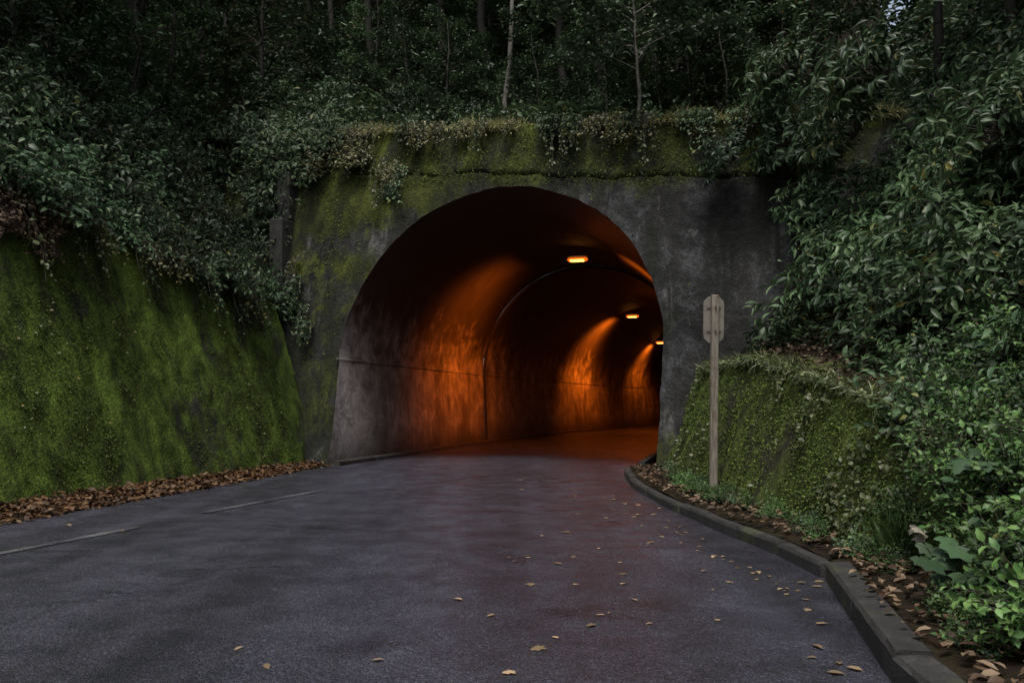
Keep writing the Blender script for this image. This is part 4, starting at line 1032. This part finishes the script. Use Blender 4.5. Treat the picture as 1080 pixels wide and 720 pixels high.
for (x, y, s) in [(2.72, 11.15, .42), (2.62, 11.6, .40), (2.95, 11.0, .4), (2.75, 10.4, .42), (2.9, 9.8, .4), (2.66, 12.6, .42), (2.75, 13.5, .4)]:
    put('herb', 'herb_plant', (x, y, .17), s, toL, .15, 'small pale green weed at the foot of the low right wall near the sign', 'weeds at the foot of the low right wall', 'plant')

for k in range(34):
    y = rd.uniform(6.6, 15.2); x = float(rwall_x(y))-rd.uniform(-.05, .28)
    put(rd.choice(['herb', 'herb_mid', 'herb']), 'herb_plant', (x, y, .16), rd.uniform(.25, .5), toL, .2, 'little green weed on the verge between kerb and low right wall', 'weeds on the verge', 'plant')

# ------------------------------------------------------------------ fallen leaves on the road, each one a thing
LM = []
for i in range(5):
    r = np.random.default_rng(60+i); b = np.zeros((1, 3))
    if i < 3: V, Fs = leaves(LANCE, b, np.array([[0, 1.0, .05]]), np.array([[.1*i-.1, 0, 1.0]]), np.array([1.0]), np.array([.5]))
    else: V, Fs = leaves(PALM, b, np.array([[0, 1.0, .0]]), np.array([[.05, 0, 1.0]]), np.array([.55]), np.array([.55]))
    V = V+r.normal(0, .015, V.shape); V[:, 2] -= V[:, 2].min()-.01
    LM.append(mesh('fallen_leaf', V, Fs, MAT['leaf_road']))
spots = [(602, 561, 14), (573, 565, 7), (584, 593, 15), (558, 616, 17), (478, 631, 15), (522, 647, 13), (629, 657, 17), (565, 682, 27), (535, 707, 24), (589, 672, 14), (405, 695, 16), (659, 604, 13), (672, 632, 12), (638, 647, 12), (632, 577, 8), (605, 586, 9),
         (537, 588, 8), (546, 591, 8), (528, 578, 6), (654, 592, 8), (688, 655, 10), (690, 570, 14), (676, 554, 8), (611, 541, 8), (571, 550, 7), (256, 682, 13), (280, 700, 18), (850, 640, 14), (860, 655, 18), (858, 676, 20), (872, 705, 22), (840, 620, 12), (910, 703, 20), (886, 697, 18), (800, 600, 12), (770, 590, 10),
         (735, 575, 9), (715, 560, 9), (850, 612, 12), (862, 610, 16), (868, 616, 14), (845, 629, 12), (862, 690, 14), (770, 612, 14), (745, 600, 12), (705, 548, 8), (655, 530, 8), (640, 545, 8), (655, 615, 13), (130, 560, 9), (70, 552, 12), (215, 530, 8)]
for k in range(34):
    f = rd.random(); spots.append((650+200*f+rd.uniform(-25, 10), 520+95*f+rd.uniform(0, 14), rd.uniform(6, 11)))
for k in range(20): spots.append((rd.uniform(520, 780), rd.uniform(500, 660), rd.uniform(5, 10)))
for k, (a, b, w) in enumerate(spots):
    x, y = gpx(a, b, .01); L = w*y/F*.85
    big = w > 23
    o = link('fallen_leaf', LM[(4 if big else k % 4)], None, (x, y, roadz(x, y)+.006), (rd.uniform(-.1, .1), rd.uniform(-.1, .1), rd.uniform(0, 6.28)), (L, L, L*.40))
    lb = 'pale yellow fallen leaf lying on the road, the largest in the middle foreground' if k == 7 else 'reddish brown fallen leaf at the bottom edge of the road' if k == 8 else \
        ('fallen leaf lying on the asphalt beside the near kerb' if a > 830 else 'fallen leaf lying on the open asphalt of the left lane' if a < 420 else 'small fallen leaf scattered on the asphalt before the tunnel')
    tag(o, lb, 'leaf', 'fallen leaves on the road')

# ------------------------------------------------------------------ broad lobed plant in the near right corner, leaf by leaf
lobed = [mesh('lobed_leaf', *leaves(PALM, np.zeros((1, 3)), np.array([[0, 1.0, 0]]), np.array([[0, 0, 1.0]]), np.array([1.0]), np.array([1.0])), m_) for m_ in (MAT['leaf_teal'], MAT['leaf_withered'])]
def lobed_plant(loc, specs, label, mi=0):
    e = empty('broadleaf_plant', loc); tag(e, label, 'plant')
    G = Geo()
    for (dx, dy, dz, L, az, pit) in specs:
        G.tube([(0, 0, -.1), (dx*.4, dy*.4, dz*.8), (dx, dy, dz)], [.006, .005, .003], 5)
        link('leaf', lobed[mi], e, (dx, dy, dz), (pit, 0, az), (L, L, L))
    G.build('stems', MAT['twig'], e); return e
def sprig(n, seed, sp, hh_, L):
    r = random.Random(seed); out = []
    for i in range(n):
        a = r.uniform(0, 6.28); q = sp*math.sqrt(r.random()); out.append((q*math.cos(a), q*math.sin(a)-.03, hh_*(.35+.65*r.random())*(1-.3*q/sp), L*r.uniform(.7, 1.15), 3.14+r.uniform(-.9, .9)+(.5*math.cos(a)), r.uniform(-.75, -.25)))
    return out
lobed_plant((2.88, 5.25, .20), sprig(16, 3, .26, .42, .135), 'broad lobed green plant in the near right corner by the verge')
lobed_plant((3.05, 5.95, .42), sprig(5, 5, .10, .18, .075), 'pale withered lobed leaves on a plant beside the near kerb', 1)
lobed_plant((3.30, 5.5, .80), sprig(16, 7, .28, .42, .13), 'large-leaved dark green plant at the right picture edge above the herbs')
# grass tuft
n = 260; a = rng.random(n)*6.283; rr = rng.random(n)*.22
g = scatter('grass_tuft', BLADE, np.stack([3.18+rr*np.cos(a), 6.45+rr*np.sin(a), np.full(n, .3)], -1), np.stack([np.cos(a)*rng.random(n), np.sin(a)*rng.random(n)-.2, np.full(n, 1.1)], -1), rng.normal(0, 1, (n, 3)), rng.uniform(.2, .45, n), np.full(n, .012), MAT['leaf_bright'])
g['kind'] = 'thing'; tag(g, 'tuft of fresh green grass at the end of the low right wall', 'grass')
